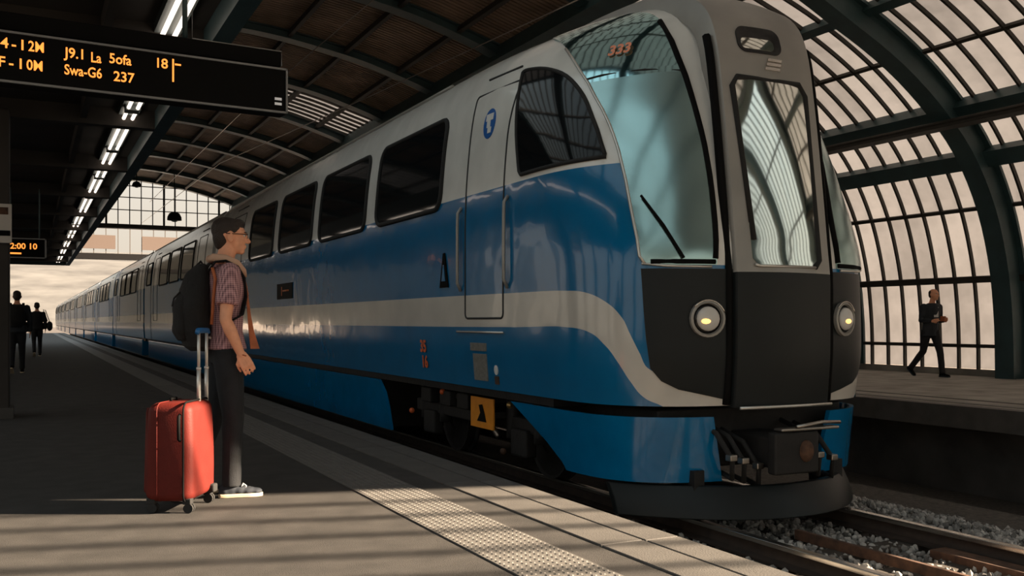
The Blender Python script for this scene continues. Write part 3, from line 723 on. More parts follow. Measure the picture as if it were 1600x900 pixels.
wp = [(-.30, a), (.30, a), (.36, a + .05), (.37, b - .09), (.31, b), (-.34, b), (-.385, b - .06), (-.345, a + .05)]
def coltube(name, pts, mat, parent, r, off): return MB().tube([colpt(x, t, off) for x, t in pts], r, 6).build(name, mat, parent, smooth=True)
coltube('window_seal', [(-.32, a + .2), (-.40, b - .06), (-.35, b + .015), (.32, b + .015), (.385, b - .08), (.375, a + .05), (.31, a - .01)], 'rubber', cc, .028, .0)
coltube('window_sill', [(-.33, a - .0), (-.29, a - .012), (.31, a - .012)], 'silver_trim', cc, .012, .012)
a, b = ct_z(3.34), ct_z(3.57)
mw = colpatch('marker_light_window', rrect(-.30, .16, a, b, .085), 'black_gloss', cc, .008)
colpatch('lamp_glass', rrect(-.27, .07, a + .03, a + .13, .04), 'front_glass', mw, .012)
a = ct_z(3.20)
for k in range(3): colpatch('badge_bar', [(-.06 + .02 * k, a + .04 * k), (.10 + .015 * k, a + .04 * k), (.11 + .015 * k, a + .04 * k + .025), (-.05 + .02 * k, a + .04 * k + .025)], 'chrome', cc, .012, .01, cols=2)
MB().tube([(XC + x, 6.00 + .03 * (x / .5) ** 2, .405) for x in (-.48, -.2, 0, .2, .50)], .014, 6).build('lower_trim', 'silver_trim', lead, smooth=True)
for x in (-.535, .555): MB().tube([colpt(x, t, -.05) for t in np.linspace(.02, ct_z(3.5), 24)], .035, 6).build('column_gasket', 'black', lead, smooth=True)
# number above the windscreen
def surf_text(body, mode, a, z, size, mat, parent, name, off=.02, sgn=-1, xs=1., bold=.0):
    p = surf(mode, a, z, sgn); n = normal(mode, a, z, sgn); r = Vector((0, 0, 1)).cross(n).normalized(); u = n.cross(r)
    m = Matrix((r, u, n)).transposed().to_4x4(); m.translation = p + n * off
    return text_mesh(name, body, size, mat, parent, m, .002, xs, bold)
surf_text('333', 'f', .375, 3.43, .15, 'number_led', lead, 'car_number', .030, xs=1.05, bold=.004)
# side markings and hatches
surf_text('35', 'Y', 10.50, .75, .19, 'orange_paint', lead, 'marking', .012, bold=.006); surf_text('16', 'Y', 10.48, .57, .19, 'orange_paint', lead, 'marking', .012, bold=.006)
patch('grille', [(8.70, .50), (9.02, .50), (9.02, .77), (8.70, .77)], 'grey_plate', lead, .01, .015, cols=2)
patch('vent_strip', [(8.70, .80), (9.08, .80), (9.08, .88), (8.70, .88)], 'grey_plate', lead, .01, .015, cols=2)
patch('label_plate', ellipse(8.50, .62, .04, .05, 10), 'sticker_white', lead, .008, .008, cols=3)
patch('label_plate', [(8.45, .48), (8.54, .48), (8.54, .56), (8.45, .56)], 'rust', lead, .008, .008, cols=2)
rim('hatch_line', [(8.30, .99), (9.42, .99)], 'silver_trim', lead, .012, .01, closed=False)
patch('handle_plate', [(9.66, 1.47), (9.90, 1.47), (9.80, 1.85), (9.76, 1.85)], 'black', lead, .015, .02, cols=2)
patch('handle_recess', [(9.73, 1.54), (9.83, 1.54), (9.79, 1.72), (9.77, 1.72)], 'blue_paint', lead, .020, .01, cols=2)
pl = patch('destination_plate', [(16.6, 1.50), (17.75, 1.50), (17.75, 1.78), (16.6, 1.78)], 'led_board', lead, .012, .02, cols=2)
patch('destination_mark', [(17.35, 1.56), (17.40, 1.56), (17.40, 1.72), (17.35, 1.72)], 'tan_leather', pl, .016, .01, cols=1)
patch('destination_mark', [(16.85, 1.63), (17.3, 1.63), (17.3, 1.66), (16.85, 1.66)], 'tan_leather', pl, .016, .01, cols=1)
# side door near the rear of the lead car, roof gutter and equipment
side_door(21.2, 22.6, 1.13, 3.46, lead, False)
for sgn in (-1, 1): rim('roof_gutter', [(y, 3.88) for y in (10.5, 14, 18, 22, 24.5)], 'gunmetal', lead, .022, .01, closed=False, sgn=sgn)
# skirts below the body
def skirt_fn(f, z, sgn):
    if f <= 1.0 or True:
        x, y, _ = S(f, 0.0, sgn)
    n = normal('f', f, .45, sgn); n.z = 0; n.normalize()
    return Vector((x, y, z)) - n * (.012 + .10 * (.38 - z)), n
SK = [(.285, .33), (1.20, .33), (1.14, .20), (1.06, .02), (1.005, -.13), (.98, -.20), (.235, -.20)]
for sgn in (-1, 1):
    patch('front_skirt', SK, 'blue_paint', lead, 0, .04, cols=24, dz=.06, fn=skirt_fn, sgn=sgn)
    RS = [(12.15, .33), (24.5, .33), (24.5, -.30), (11.75, -.30), (11.85, .0), (11.95, .18)]
    patch('side_skirt', RS, 'blue_paint', lead, 0, .04, cols=6, fn=lambda a, z, s: (Vector((XC + s * (1.42 - .05 * (.33 - z)), a, z)), Vector((s, 0, 0))), sgn=sgn)
MB().box(XC - 1.36, XC + 1.36, 7.5, YL - .1, .335, .43).build('underframe', 'underframe', lead)
MB().box(XC - 1.0, XC + 1.0, 6.42, 8.2, -.12, .38).build('nose_underframe', 'underframe', lead, bevel=.02)
MB().box(XC - 1.25, XC + 1.25, 12.4, 19.5, -.35, .34).build('equipment_box', 'underframe', lead, bevel=.03)
# plough
def plough():
    vs = []; fs = []; n = 24
    for i in range(n + 1):
        u = -1 + 2 * i / n; x = XC + 1.28 * u; y = 5.86 + .75 * abs(u) ** 2.2
        for z, dy in ((-.22, .10), (-.34, .02), (-.47, -.03), (-.47, .03), (-.22, .16)): vs.append((x, y + dy, z))
    for i in range(n):
        for j in range(5): fs.append((i * 5 + j, i * 5 + (j + 1) % 5, i * 5 + 5 + (j + 1) % 5, i * 5 + 5 + j))
    fs += [(4, 3, 2, 1, 0), tuple(n * 5 + j for j in range(5))]
    return MB().add(vs, fs).build('plough', 'charcoal', lead, smooth=False, bevel=.01)
plough()
for x in (-.75, .75): MB().box(XC + x - .05, XC + x + .05, 6.2, 6.5, -.36, -.1).build('plough_bracket', 'underframe', lead)
# coupler and hoses
cp = MB().box(XC - .26, XC + .12, 5.88, 6.5, -.08, .18).build('coupler', 'underframe', lead, bevel=.03)
MB().box(XC - .30, XC + .16, 5.82, 5.92, -.12, .22).build('coupler_face', 'underframe', cp, bevel=.02)
MB().ball((XC + .02, 5.82, .06), (.07, .05, .09), 12, 8).build('coupler_cone', 'rust', cp, smooth=True)
MB().tube([(XC - .10, 5.80, .26), (XC + .15, 5.78, .29), (XC + .42, 5.86, .27), (XC + .55, 6.1, .24)], .016, 6).build('uncoupling_bar', 'steel', cp, smooth=True)
MB().box(XC - .25, XC + .36, 5.80, 5.90, .225, .25).build('coupler_cover', 'steel', cp, bevel=.008)
for x, z in ((-.5, .05), (-.35, .0), (.30, .05), (.45, .02), (-.62, .08)):
    MB().tube([(XC + x, 6.45, z + .2), (XC + x, 6.15, z + .12), (XC + x + .04, 6.0, z - .08), (XC + x + .1, 6.08, z - .24), (XC + x + .16, 6.3, z - .22)], .022, 8).build('brake_hose', 'rubber', lead, smooth=True)
    MB().cbox((XC + x + .03, 6.0, z - .06), (.07, .07, .05)).build('hose_coupling', 'steel', lead, bevel=.008)
# bogie in the wheel arch
def wheel(y, x, parent):
    t = MB()
    for (r0, x0), (r1, x1) in (((.0, 0), (.12, 0)), ((.12, 0), (.14, -.02)), ((.14, -.02), (.37, .01)), ((.37, .01), (.40, -.005)), ((.40, -.005), (.40, .10)), ((.40, .10), (.43, .12)), ((.43, .12), (.43, .14)), ((.43, .14), (0, .14))):
        for i in range(24):
            a0, a1 = 2 * math.pi * i / 24, 2 * math.pi * (i + 1) / 24
            t.add([(x + x0, y + r * math.cos(a), RZ + .40 + r * math.sin(a)) for r, a in ((r0, a0), (r0, a1))] + [(x + x1, y + r * math.cos(a), RZ + .40 + r * math.sin(a)) for r, a in ((r1, a1), (r1, a0))], [(0, 1, 2, 3)])
    return t.build('wheel', 'underframe', parent, smooth=False)
def bogie(yc, parent, plate=False):
    b = MB().box(4.42, 4.56, yc - 1.75, yc + 1.75, -.02, .13).box(6.54, 6.68, yc - 1.75, yc + 1.75, -.02, .13).box(4.5, 6.6, yc - .2, yc + .2, -.05, .16).build('bogie_frame', 'underframe', parent, bevel=.02)
    for dy in (-1.2, 1.2):
        for x in (4.73,): wheel(yc + dy, x, b)
        MB().tube([(4.75, yc + dy, RZ + .4), (6.35, yc + dy, RZ + .4)], .08, 12).build('axle', 'underframe', b, smooth=True)
        w2 = wheel(yc + dy, 6.23, b)
        MB().box(4.36, 4.50, yc + dy - .17, yc + dy + .17, -.26, .02).build('axle_box', 'underframe', b, bevel=.03)
        for k in (-.3, .3): MB().tube([(4.47, yc + dy + k, z) for z in (-.10, .0, .1, .2, .3)], .075, 10).build('spring', 'underframe', b, smooth=True)
    MB().tube([(4.44, yc - .6, -.12), (4.44, yc - .1, .18), (4.40, yc + .5, .25)], .03, 8).build('damper', 'steel', b, smooth=True)
    return b
bg = bogie(9.75, lead); bogie(22.0, lead)
yp = MB().box(4.24, 4.26, 8.86, 9.42, -.02, .30).build('warning_plate', 'yellow_plate', lead, bevel=.004)
MB().prism([(9.24, .05), (9.02, .05), (9.06, .14), (9.12, .23), (9.20, .22), (9.16, .14)], 4.232, 4.238, lambda a, b, c: (c, a, b)).build('warning_mark', 'black', yp)
MB().box(4.26, 4.5, 8.9, 9.38, .10, .16).build('plate_bracket', 'underframe', yp)
for y, z, c in ((11.35, -.02, 'orange_paint'), (10.35, .28, 'orange_paint'), (8.75, -.22, 'rust'), (8.60, .26, 'brass')): MB().ball((4.30, y, z), .035, 10, 8).build('valve_cap', c, lead, smooth=True)
for y in (9.8, 10.3, 10.9): MB().box(4.3, 4.45, y - .15, y + .15, .12, .30).build('brake_box', 'underframe', lead, bevel=.02)
# gangway bellows and trailing coaches
LEN = 16.0
coach = thing('train_coach', 'x', 'train car', (0, 0, 0), group='coaches behind the leading car')
Y0C = YL + .35
def make_coach(t):
    shell('body', 'livery_coach', t, Y0C + LEN - .35, False, Y0C)
    ws = [(Y0C + 3.2, Y0C + 5.5), (Y0C + 6.0, Y0C + 8.2), (Y0C + 8.7, Y0C + 10.9)]
    for a, b in ws: window(a, b, 2.37, 3.36, t, .10)
    side_door(Y0C + 1.2, Y0C + 2.5, 1.13, 3.40, t, False, top=True); side_door(Y0C + 11.5, Y0C + 12.7, 1.13, 3.40, t, False, top=True)
    window(Y0C + 13.6, Y0C + 15.0, 2.5, 3.3, t, .08)
    MB().box(XC - 1.1, XC + 1.1, Y0C - .34, Y0C + .14, .2, 3.7).build('gangway_bellows', 'rubber', t)
    rim('roof_gutter', [(y, 3.88) for y in (Y0C + .2, Y0C + 6, Y0C + 12, Y0C + 15.6)], 'gunmetal', t, .022, .01, closed=False)
    MB().box(XC - 1.36, XC + 1.36, Y0C + .2, Y0C + LEN - .4, .30, .42).build('underframe', 'underframe', t)
    MB().box(XC - 1.42, XC + 1.42, Y0C + 1.0, Y0C + LEN - 1.4, -.30, .36).build('side_skirt', 'blue_paint', t, bevel=.03)
    for dy in (1.9, LEN - 2.3): bogie(Y0C + dy, t)
make_coach(coach)
ORD = 'second third fourth fifth sixth seventh eighth ninth tenth eleventh twelfth'.split()
coach['label'] = 'blue and silver coach directly behind the leading car, second in the train'
for k in range(1, 10):
    c = copy_tree(coach); c.location.y = LEN * k; c['label'] = 'receding blue and silver coach, %s car of the train from its nose' % ORD[k]
# ------------------------------------------------------------------ hanging departure board
bd = thing('departure_board', 'long black departure board with amber lettering hanging under the canopy', 'sign', (1.665, 7.0, 2.60), R(4))
# local: x to the right end = 0, y away, z up
MB().box(-3.6, 0, -.06, .10, 0, .325).build('casing', 'black', bd, bevel=.008)
MB().box(-3.58, -.02, -.068, -.058, .018, .307).build('screen', 'led_board', bd)
for z in (.0, .311): MB().box(-3.6, 0, -.075, -.055, z, z + .014).build('frame_edge', 'sign_frame', bd)
MB().box(-.014, 0, -.075, -.055, 0, .325).build('frame_edge', 'sign_frame', bd)
MB().box(-3.6, -.03, -.02, .06, .345, .46).build('top_housing', 'black', bd, bevel=.01)
for p in ([(-.66, -.022, .66), (-.66, -.022, .458), (-.03, -.022, .458), (-.03, -.022, .35)],): MB().tube(p, .004, 6).build('edge_wire', 'sign_frame', bd)
for x in (-.70, -2.6): MB().tube([(x, .02, .45), (x, .02, 1.12)], .018, 8).build('hanger_rod', 'rib_steel', bd, smooth=True)
def led(body, x, z, size=.098, xs=1.0): text_mesh('lettering', body, size, 'amber_led', bd, Matrix.Translation((x, -.070, z)) @ Matrix.Rotation(R(90), 4, 'X'), .001, xs, .0012)
for body, x, z, xs in (('4', -1.835, .215, 1.), ('-', -1.775, .215, 1.), ('1', -1.735, .215, 1.), ('2M', -1.68, .215, .80), ('F', -1.85, .095, 1.), ('-', -1.79, .095, 1.), ('1', -1.745, .095, 1.), ('0M', -1.69, .095, .82),
    ('J9.1', -1.468, .205, .92), ('La', -1.315, .195, .78), ('5ofa', -1.203, .205, .88), ('Swa-G6', -1.472, .095, .78), ('237', -1.176, .09, .95), ('1', -.915, .215, .9), ('8', -.875, .215, 1.)): led(body, x, z, .092, xs)
for x0, x1, z0, z1 in ((-.802, -.791, .13, .285), (-.785, -.745, .245, .256)): MB().box(x0, x1, -.073, -.069, z0, z1).build('lettering', 'amber_led', bd)
for z in (.055, .09): MB().box(-.095, -.045, -.073, -.069, z, z + .018).build('maker_label', 'white_text', bd)
# info pillar at the left edge, second display beyond it
pil = thing('platform_pillar', 'dark square pillar at the left edge with a notice panel on top', 'pillar', (-.46, 12.5, 0))
MB().box(-.26, .26, -.26, .26, 0, 3.5).build('shaft', 'canopy', pil, bevel=.02)
MB().box(-.3, .3, -.3, .3, 0, .12).build('plinth', 'concrete_dark', pil)
npn = MB().box(-.27, .285, -.31, -.262, 1.98, 2.42).build('notice_panel', 'notice_white', pil, bevel=.006)
MB().box(-.25, .25, -.316, -.308, 2.30, 2.38).build('notice_band', 'rust', npn); MB().box(-.25, .27, -.316, -.308, 2.06, 2.12).build('notice_band', 'black', npn)
d2 = thing('platform_display', 'small amber platform display hanging beyond the pillar', 'display', (.29, 20.0, 2.27))
MB().box(-.72, 0, -.06, .06, 0, .37).build('casing', 'black', d2); MB().box(-.72, 0, -.075, -.055, 0, .02).build('frame_edge', 'sign_frame', d2); MB().box(-.72, 0, -.075, -.055, .35, .37).build('frame_edge', 'sign_frame', d2); MB().box(-.03, 0, -.075, -.055, 0, .37).build('frame_edge', 'sign_frame', d2)
text_mesh('lettering', '12:00 10', .15, 'amber_led', d2, Matrix.Translation((-.68, -.066, .17)) @ Matrix.Rotation(R(90), 4, 'X'), .001, 1., .003)
MB().box(-.70, -.42, -.066, -.062, .07, .10).build('lettering', 'amber_led', d2)
for x in (-.6, -.12): MB().tube([(x, 0, .37), (x, 0, 1.3)], .015, 6).build('hanger_rod', 'rib_steel', d2)
# pendant lamps and wires over the track
def pendant(loc, r, label, top):
    t = thing('pendant_lamp', label, 'lamp', loc, group='pendant lamps hanging over the track')
    MB().loft([(0, 0, 0, r, r), (0, 0, .14 * r / .3, r * .97, r * .97), (0, 0, .30 * r / .3, r * .7, r * .7), (0, 0, .36 * r / .3, r * .2, r * .2)], 14).build('shade', 'black', t, smooth=True)
    MB().ball((0, 0, 0), (r * .5, r * .5, r * .25), 10, 6).build('lamp_bowl', 'fixture', t, smooth=True)
    MB().tube([(0, 0, .3 * r / .3), (0, 0, top - loc[2])], .02, 6).build('cord', 'black', t)
pendant((4.35, 46.5, 7.2), .20, 'small round dark pendant lamp high against the gable glazing', 8.5)
pendant((6.3, 49, 6.0), .34, 'wide pendant lamp hanging above the coach roofs', 8.5)
for pts, lab in (([(9.5, 14, 7.2), (8.0, 24, 7.0), (6.2, 36, 6.85), (5.6, 60, 6.6)], 'thin overhead wire running above the train roof'), ([(6.6, 16, 7.9), (6.0, 30, 7.7), (5.6, 53, 7.3)], 'thin dark cable slung below the roof sheeting')):
    tag(MB().tube(pts, .012, 6).build('overhead_wire', 'steel', smooth=True), lab, 'wire')
# ------------------------------------------------------------------ suitcase
sv = thing('suitcase', 'red wheeled suitcase with its silver handle pulled up beside the man', 'suitcase', (.80, 5.95, 0), R(61))
def rbox(w, d, z0, z1, r, tap=0., n=6, bulge=0.):
    """rounded box from stacked rounded rectangles"""
    b = MB(); rings = []
    prof_ = [(z0 + r * (1 - math.cos(R(90 * k / n))), r * (1 - math.sin(R(90 * k / n)))) for k in range(n + 1)] + [(z0 + (z1 - z0) * t, 0) for t in (.3, .5, .7)] + [(z1 - r * (1 - math.cos(R(90 * k / n))), r * (1 - math.sin(R(90 * k / n)))) for k in range(n, -1, -1)]
    for z, ins in prof_:
        u = (z - z0) / (z1 - z0); sh = tap * u; bl = bulge * math.sin(math.pi * u)
        pts = rrect(-w / 2 + ins + sh - bl, w / 2 - ins - sh * .3 + bl, -d / 2 + ins + sh - bl, d / 2 - ins - sh + bl, max(r - ins * .6, .012), n)
        rings.append([(x, y, z) for x, y in pts])
    N = len(rings[0]); vs = [v for q in rings for v in q]; fs = [(i * N + j, i * N + (j + 1) % N, (i + 1) * N + (j + 1) % N, (i + 1) * N + j) for i in range(len(rings) - 1) for j in range(N)]
    fs += [tuple(range(N))[::-1], tuple((len(rings) - 1) * N + j for j in range(N))]
    return b.add(vs, fs)
body_ = rbox(.40, .28, .065, .63, .05, .012, bulge=.006).build('shell', 'suitcase_red', sv, smooth=True)
# pouch bulging from the front side (local +y is the photo's left)
pch = rbox(.30, .06, .10, .60, .028, .01).build('pocket', 'suitcase_red', sv, smooth=True); pch.location = (-.005, .135, 0)
for yy in (-.095,):   # zip round the case
    pts = [(x * 1.006, yy, .345 + (z - .345) * 1.006) for x, z in rrect(-.206, .204, .062, .634, .055, 5)]
    MB().tube(pts + [pts[0]], .006, 6).build('zip', 'black', sv, smooth=True)
for yy in (.06,):
    pts = [(x * 1.004, yy, .345 + (z - .345) * 1.004) for x, z in rrect(-.203, .202, .066, .630, .055, 5)]
    MB().tube(pts + [pts[0]], .003, 6).build('piping', 'suitcase_red', sv, smooth=True)
MB().tube([(-.203, -.075, .42), (-.221, -.075, .43), (-.223, -.075, .50), (-.221, -.075, .555), (-.203, -.075, .565)], .010, 8).build('carry_handle', 'black', sv, smooth=True)
MB().tube([(-.02, .05, .628), (-.02, .05, .643), (.06, .05, .643), (.06, .05, .628)], .008, 8).build('carry_handle', 'black', sv, smooth=True)
for x in (-.16, .16):
    for y in (-.105, .105):
        w_ = MB().box(x - .025, x + .025, y - .025, y + .025, .05, .085).build('wheel_fork', 'rubber', sv, bevel=.006)
        for k in (-.014, .014): MB().tube([(x + k - .009, y - .008, .028), (x + k + .009, y - .008, .028)], .028, 14).build('wheel', 'rubber', w_, smooth=False)
MB().box(.10, .168, -.165, -.115, .07, .12).build('foot', 'rubber', sv, bevel=.01)
for x in (.05, .18):
    MB().tube([(x, -.09, .60), (x, -.09, .82)], .0125, 10).build('outer_tube', 'tube_silver', sv, smooth=True)
    MB().tube([(x, -.09, .80), (x, -.09, 1.035)], .0095, 10).build('inner_tube', 'tube_silver', sv, smooth=True)
    MB().tube([(x, -.09, .812), (x, -.09, .826)], .015, 10).build('collar', 'tube_silver', sv, smooth=True)
MB().tube([(.025, -.09, 1.030), (.04, -.09, 1.045), (.19, -.09, 1.045), (.205, -.09, 1.030)], [(.014, .014), (.017, .017), (.017, .017), (.014, .014)], 10).build('grip', 'handle_blue', sv, smooth=True)
# ------------------------------------------------------------------ people
TMP = bpy.data.scenes.new('workbench')
def remesh(name, mb, mat, parent, vox=.010, it=6, noise=0.):
    me = bpy.data.meshes.new(name); me.from_pydata(mb.v, [], mb.f); o = bpy.data.objects.new(name, me); COL.objects.link(o)
    bm = bmesh.new(); bm.from_mesh(me); bmesh.ops.recalc_face_normals(bm, faces=bm.faces); bm.to_mesh(me); bm.free()
    TMP.collection.objects.link(o); COL.objects.unlink(o); m = o.modifiers.new('r', 'REMESH'); m.mode = 'VOXEL'; m.voxel_size = vox
    if it: s = o.modifiers.new('s', 'SMOOTH'); s.iterations = it; s.factor = .5
    vl = TMP.view_layers[0]; vl.update(); dg = vl.depsgraph; m2 = bpy.data.meshes.new_from_object(o.evaluated_get(dg)); bpy.data.objects.remove(o); bpy.data.meshes.remove(me)
    if noise:
        from mathutils import noise as NZ
        nn = [v.normal.copy() for v in m2.vertices]; cc_ = [v.co.copy() for v in m2.vertices]
        for v, n, c in zip(m2.vertices, nn, cc_): v.co = c + n * noise * NZ.noise(c * 9)
    m2.name = name; m2.materials.clear(); m2.materials.append(MATS[mat]); return link(name, m2, parent, True)
def limb(mb, pts, rad, n=12):
    """tapered limb with ball joints"""
    mb.tube(pts, rad, n)
    for p, r in zip(pts, rad): mb.ball(p, r if not isinstance(r, tuple) else min(r), n, 8)
    return mb
def lerp(a, b, t): return tuple(x + (y - x) * t for x, y in zip(a, b))
def hand(mb, wrist, d, palm_n, L=.18, curl=.6, side=1):
    """palm plus five unequal, curled fingers; d = direction of the hand, palm_n = palm facing"""
    d = Vector(d).normalized(); pn = Vector(palm_n); pn = (pn - d * pn.dot(d)).normalized(); w = d.cross(pn).normalized() * side; o = Vector(wrist)
    k = L / .18
    mb.tube([o, o + d * .03 * k, o + d * .085 * k], [(.022 * k, .026 * k), (.020 * k, .034 * k), (.015 * k, .040 * k)], 10) if abs(w.z) < -1 else None
    for t in (-.03, -.01, .01, .03): mb.tube([o + w * t * .55 * k, o + d * .045 * k + w * t * .9 * k, o + d * .088 * k + w * t * k], [.017 * k, .015 * k, .013 * k], 8)
    for t, ln in ((.034, .072), (.0115, .080), (-.0115, .075), (-.033, .058)):
        p = o + d * .085 * k + w * t * k; r = .0080 * k; pts = [p]; ang = curl * .35
        for seg, (fr) in enumerate((.45, .32, .23)):
            v = d * math.cos(ang) + pn * math.sin(ang); p = p + v * ln * fr * k; pts.append(p); ang += curl
        mb.tube(pts, [r * 1.08, r, r * .93, r * .75], 8); mb.ball(pts[-1], r * .75, 8, 6)
    p = o + d * .022 * k + w * .024 * k; q = p + (d * .6 + w * .65 + pn * .35).normalized() * .036 * k; r_ = q + (d * .85 + w * .1 + pn * .5).normalized() * .032 * k; s = r_ + (d * .9 - w * .05 + pn * .45).normalized() * .024 * k
    mb.tube([p, q, r_, s], [.014 * k, .0115 * k, .010 * k, .008 * k], 8); mb.ball(s, .008 * k, 8, 6)
def head_shape(mb, c, yaw=0., k=1.):
    m = Matrix.Translation(c) @ Matrix.Rotation(yaw, 4, 'Z') @ Matrix.Scale(k, 4)
    T = lambda p: m @ Vector(p)
    def el(p, r): mb.ball((0, 0, 0), tuple(r), 16, 12, m @ Matrix.Translation(p))
    el((-.012, 0, .028), (.098, .077, .088)); el((.022, 0, -.015), (.070, .066, .085)); el((.035, 0, -.065), (.052, .050, .042)); el((.062, 0, -.088), (.024, .030, .022))
    el((.066, 0, .028), (.026, .058, .018)); el((.060, .032, -.012), (.026, .024, .026)); el((.060, -.032, -.012), (.026, .024, .026))
    el((.078, 0, -.058), (.018, .026, .009)); el((.076, 0, -.069), (.017, .023, .009))
    mb.tube([T((.082, 0, .022)), T((.097, 0, -.006)), T((.111, 0, -.026)), T((.096, 0, -.036))], [.010 * k, .011 * k, .014 * k, .010 * k], 8); mb.ball(T((.109, 0, -.027)), .014 * k, 8, 6)
    for s in (1, -1): el((.094, s * .013, -.030), (.010, .009, .008)); el((-.006, s * .080, -.008), (.020, .012, .034))
def head_parts(parent, c, yaw, hairmat, style=0, k=1., hv=.008):
    m = Matrix.Translation(c) @ Matrix.Rotation(yaw, 4, 'Z') @ Matrix.Scale(k, 4); h = MB()
    def el(p, r): h.ball((0, 0, 0), tuple(r), 16, 12, m @ Matrix.Translation(p))
    if style == 0:
        el((-.022, 0, .045), (.102, .082, .082)); el((-.055, 0, .0), (.058, .072, .080)); el((.026, 0, .084), (.062, .060, .036)); el((.052, 0, .090), (.032, .048, .022)); el((-.062, 0, -.045), (.040, .055, .04))
        el((.012, .070, .045), (.022, .010, .03)); el((.012, -.070, .045), (.022, .010, .03))
    elif style == 1:
        el((-.03, 0, .034), (.088, .080, .074)); el((-.055, 0, -.005), (.056, .073, .07))
    else: el((-.02, 0, .045), (.104, .084, .084)); el((-.045, 0, -.005), (.075, .080, .095))
    remesh('hair', h, hairmat, parent, hv, 3, .006)
    for s in (1, -1):
        p = m @ Vector((.076, s * .030, .008)); e = MB().ball(p, .011 * k, 10, 8).build('eye', 'sticker_white', parent, smooth=True)
        MB().ball(m @ Vector((.084, s * .030, .008)), .0055 * k, 8, 6).build('iris', 'black', e, smooth=True)
        MB().tube([m @ Vector(v) for v in ((.090, s * .014, .026), (.090, s * .030, .030), (.078, s * .048, .026))], .004 * k, 6).build('eyebrow', hairmat, parent, smooth=True)
def shoe(parent, ankle, fwd, mat='shoe_navy', sole='sole_cream', L=.27, laces=True, pitch=0.):
    t = Matrix.Translation(ankle) @ Matrix.Rotation(fwd, 4, 'Z') @ Matrix.Rotation(pitch, 4, 'Y'); z0 = -ankle[2] if abs(pitch) < .01 else -.085
    b = MB(); k = L / .27
    for (x, z, rx, ry, rz) in ((-.035, .045, .045, .036, .045), (.0, .05, .055, .038, .05), (.05, .042, .055, .040, .036), (.10, .036, .055, .043, .028), (.145, .032, .045, .042, .022)):
        b.ball((0, 0, 0), (rx * k, ry, rz), 14, 8, t @ Matrix.Translation((x * k, 0, z0 + z)))
    up = remesh('shoe', b, mat, parent, .008 if laces else .016, 4 if laces else 2)
    s = MB(); poly = [(.19 * math.cos(a) if False else 0, 0) for a in ()]
    out = [(-.08, .0), (-.07, .028), (-.03, .037), (.04, .037), (.10, .045), (.15, .042), (.185, .022), (.192, 0)]; ring = [(x * k, y) for x, y in out] + [(x * k, -y) for x, y in out[-2:0:-1]]
    s.prism(ring, z0, z0 + .024, lambda a, c, z: tuple(t @ Vector((a, c, z)))); s.build('sole', sole, up, bevel=.005)
    if laces:
        for i in range(4): MB().tube([t @ Vector(((.045 + i * .02) * k, -.022, z0 + .078 - i * .008)), t @ Vector(((.05 + i * .02) * k, 0, z0 + .084 - i * .008)), t @ Vector(((.045 + i * .02) * k, .022, z0 + .078 - i * .008))], .0032, 6).build('lace', 'lace', up, smooth=True)
        MB().tube([t @ Vector(v) for v in ((.06 * k, -.03, z0 + .07), (.07 * k, -.012, z0 + .086), (.085 * k, -.03, z0 + .074))], .004, 6).build('lace', 'lace', up, smooth=True)
    return up
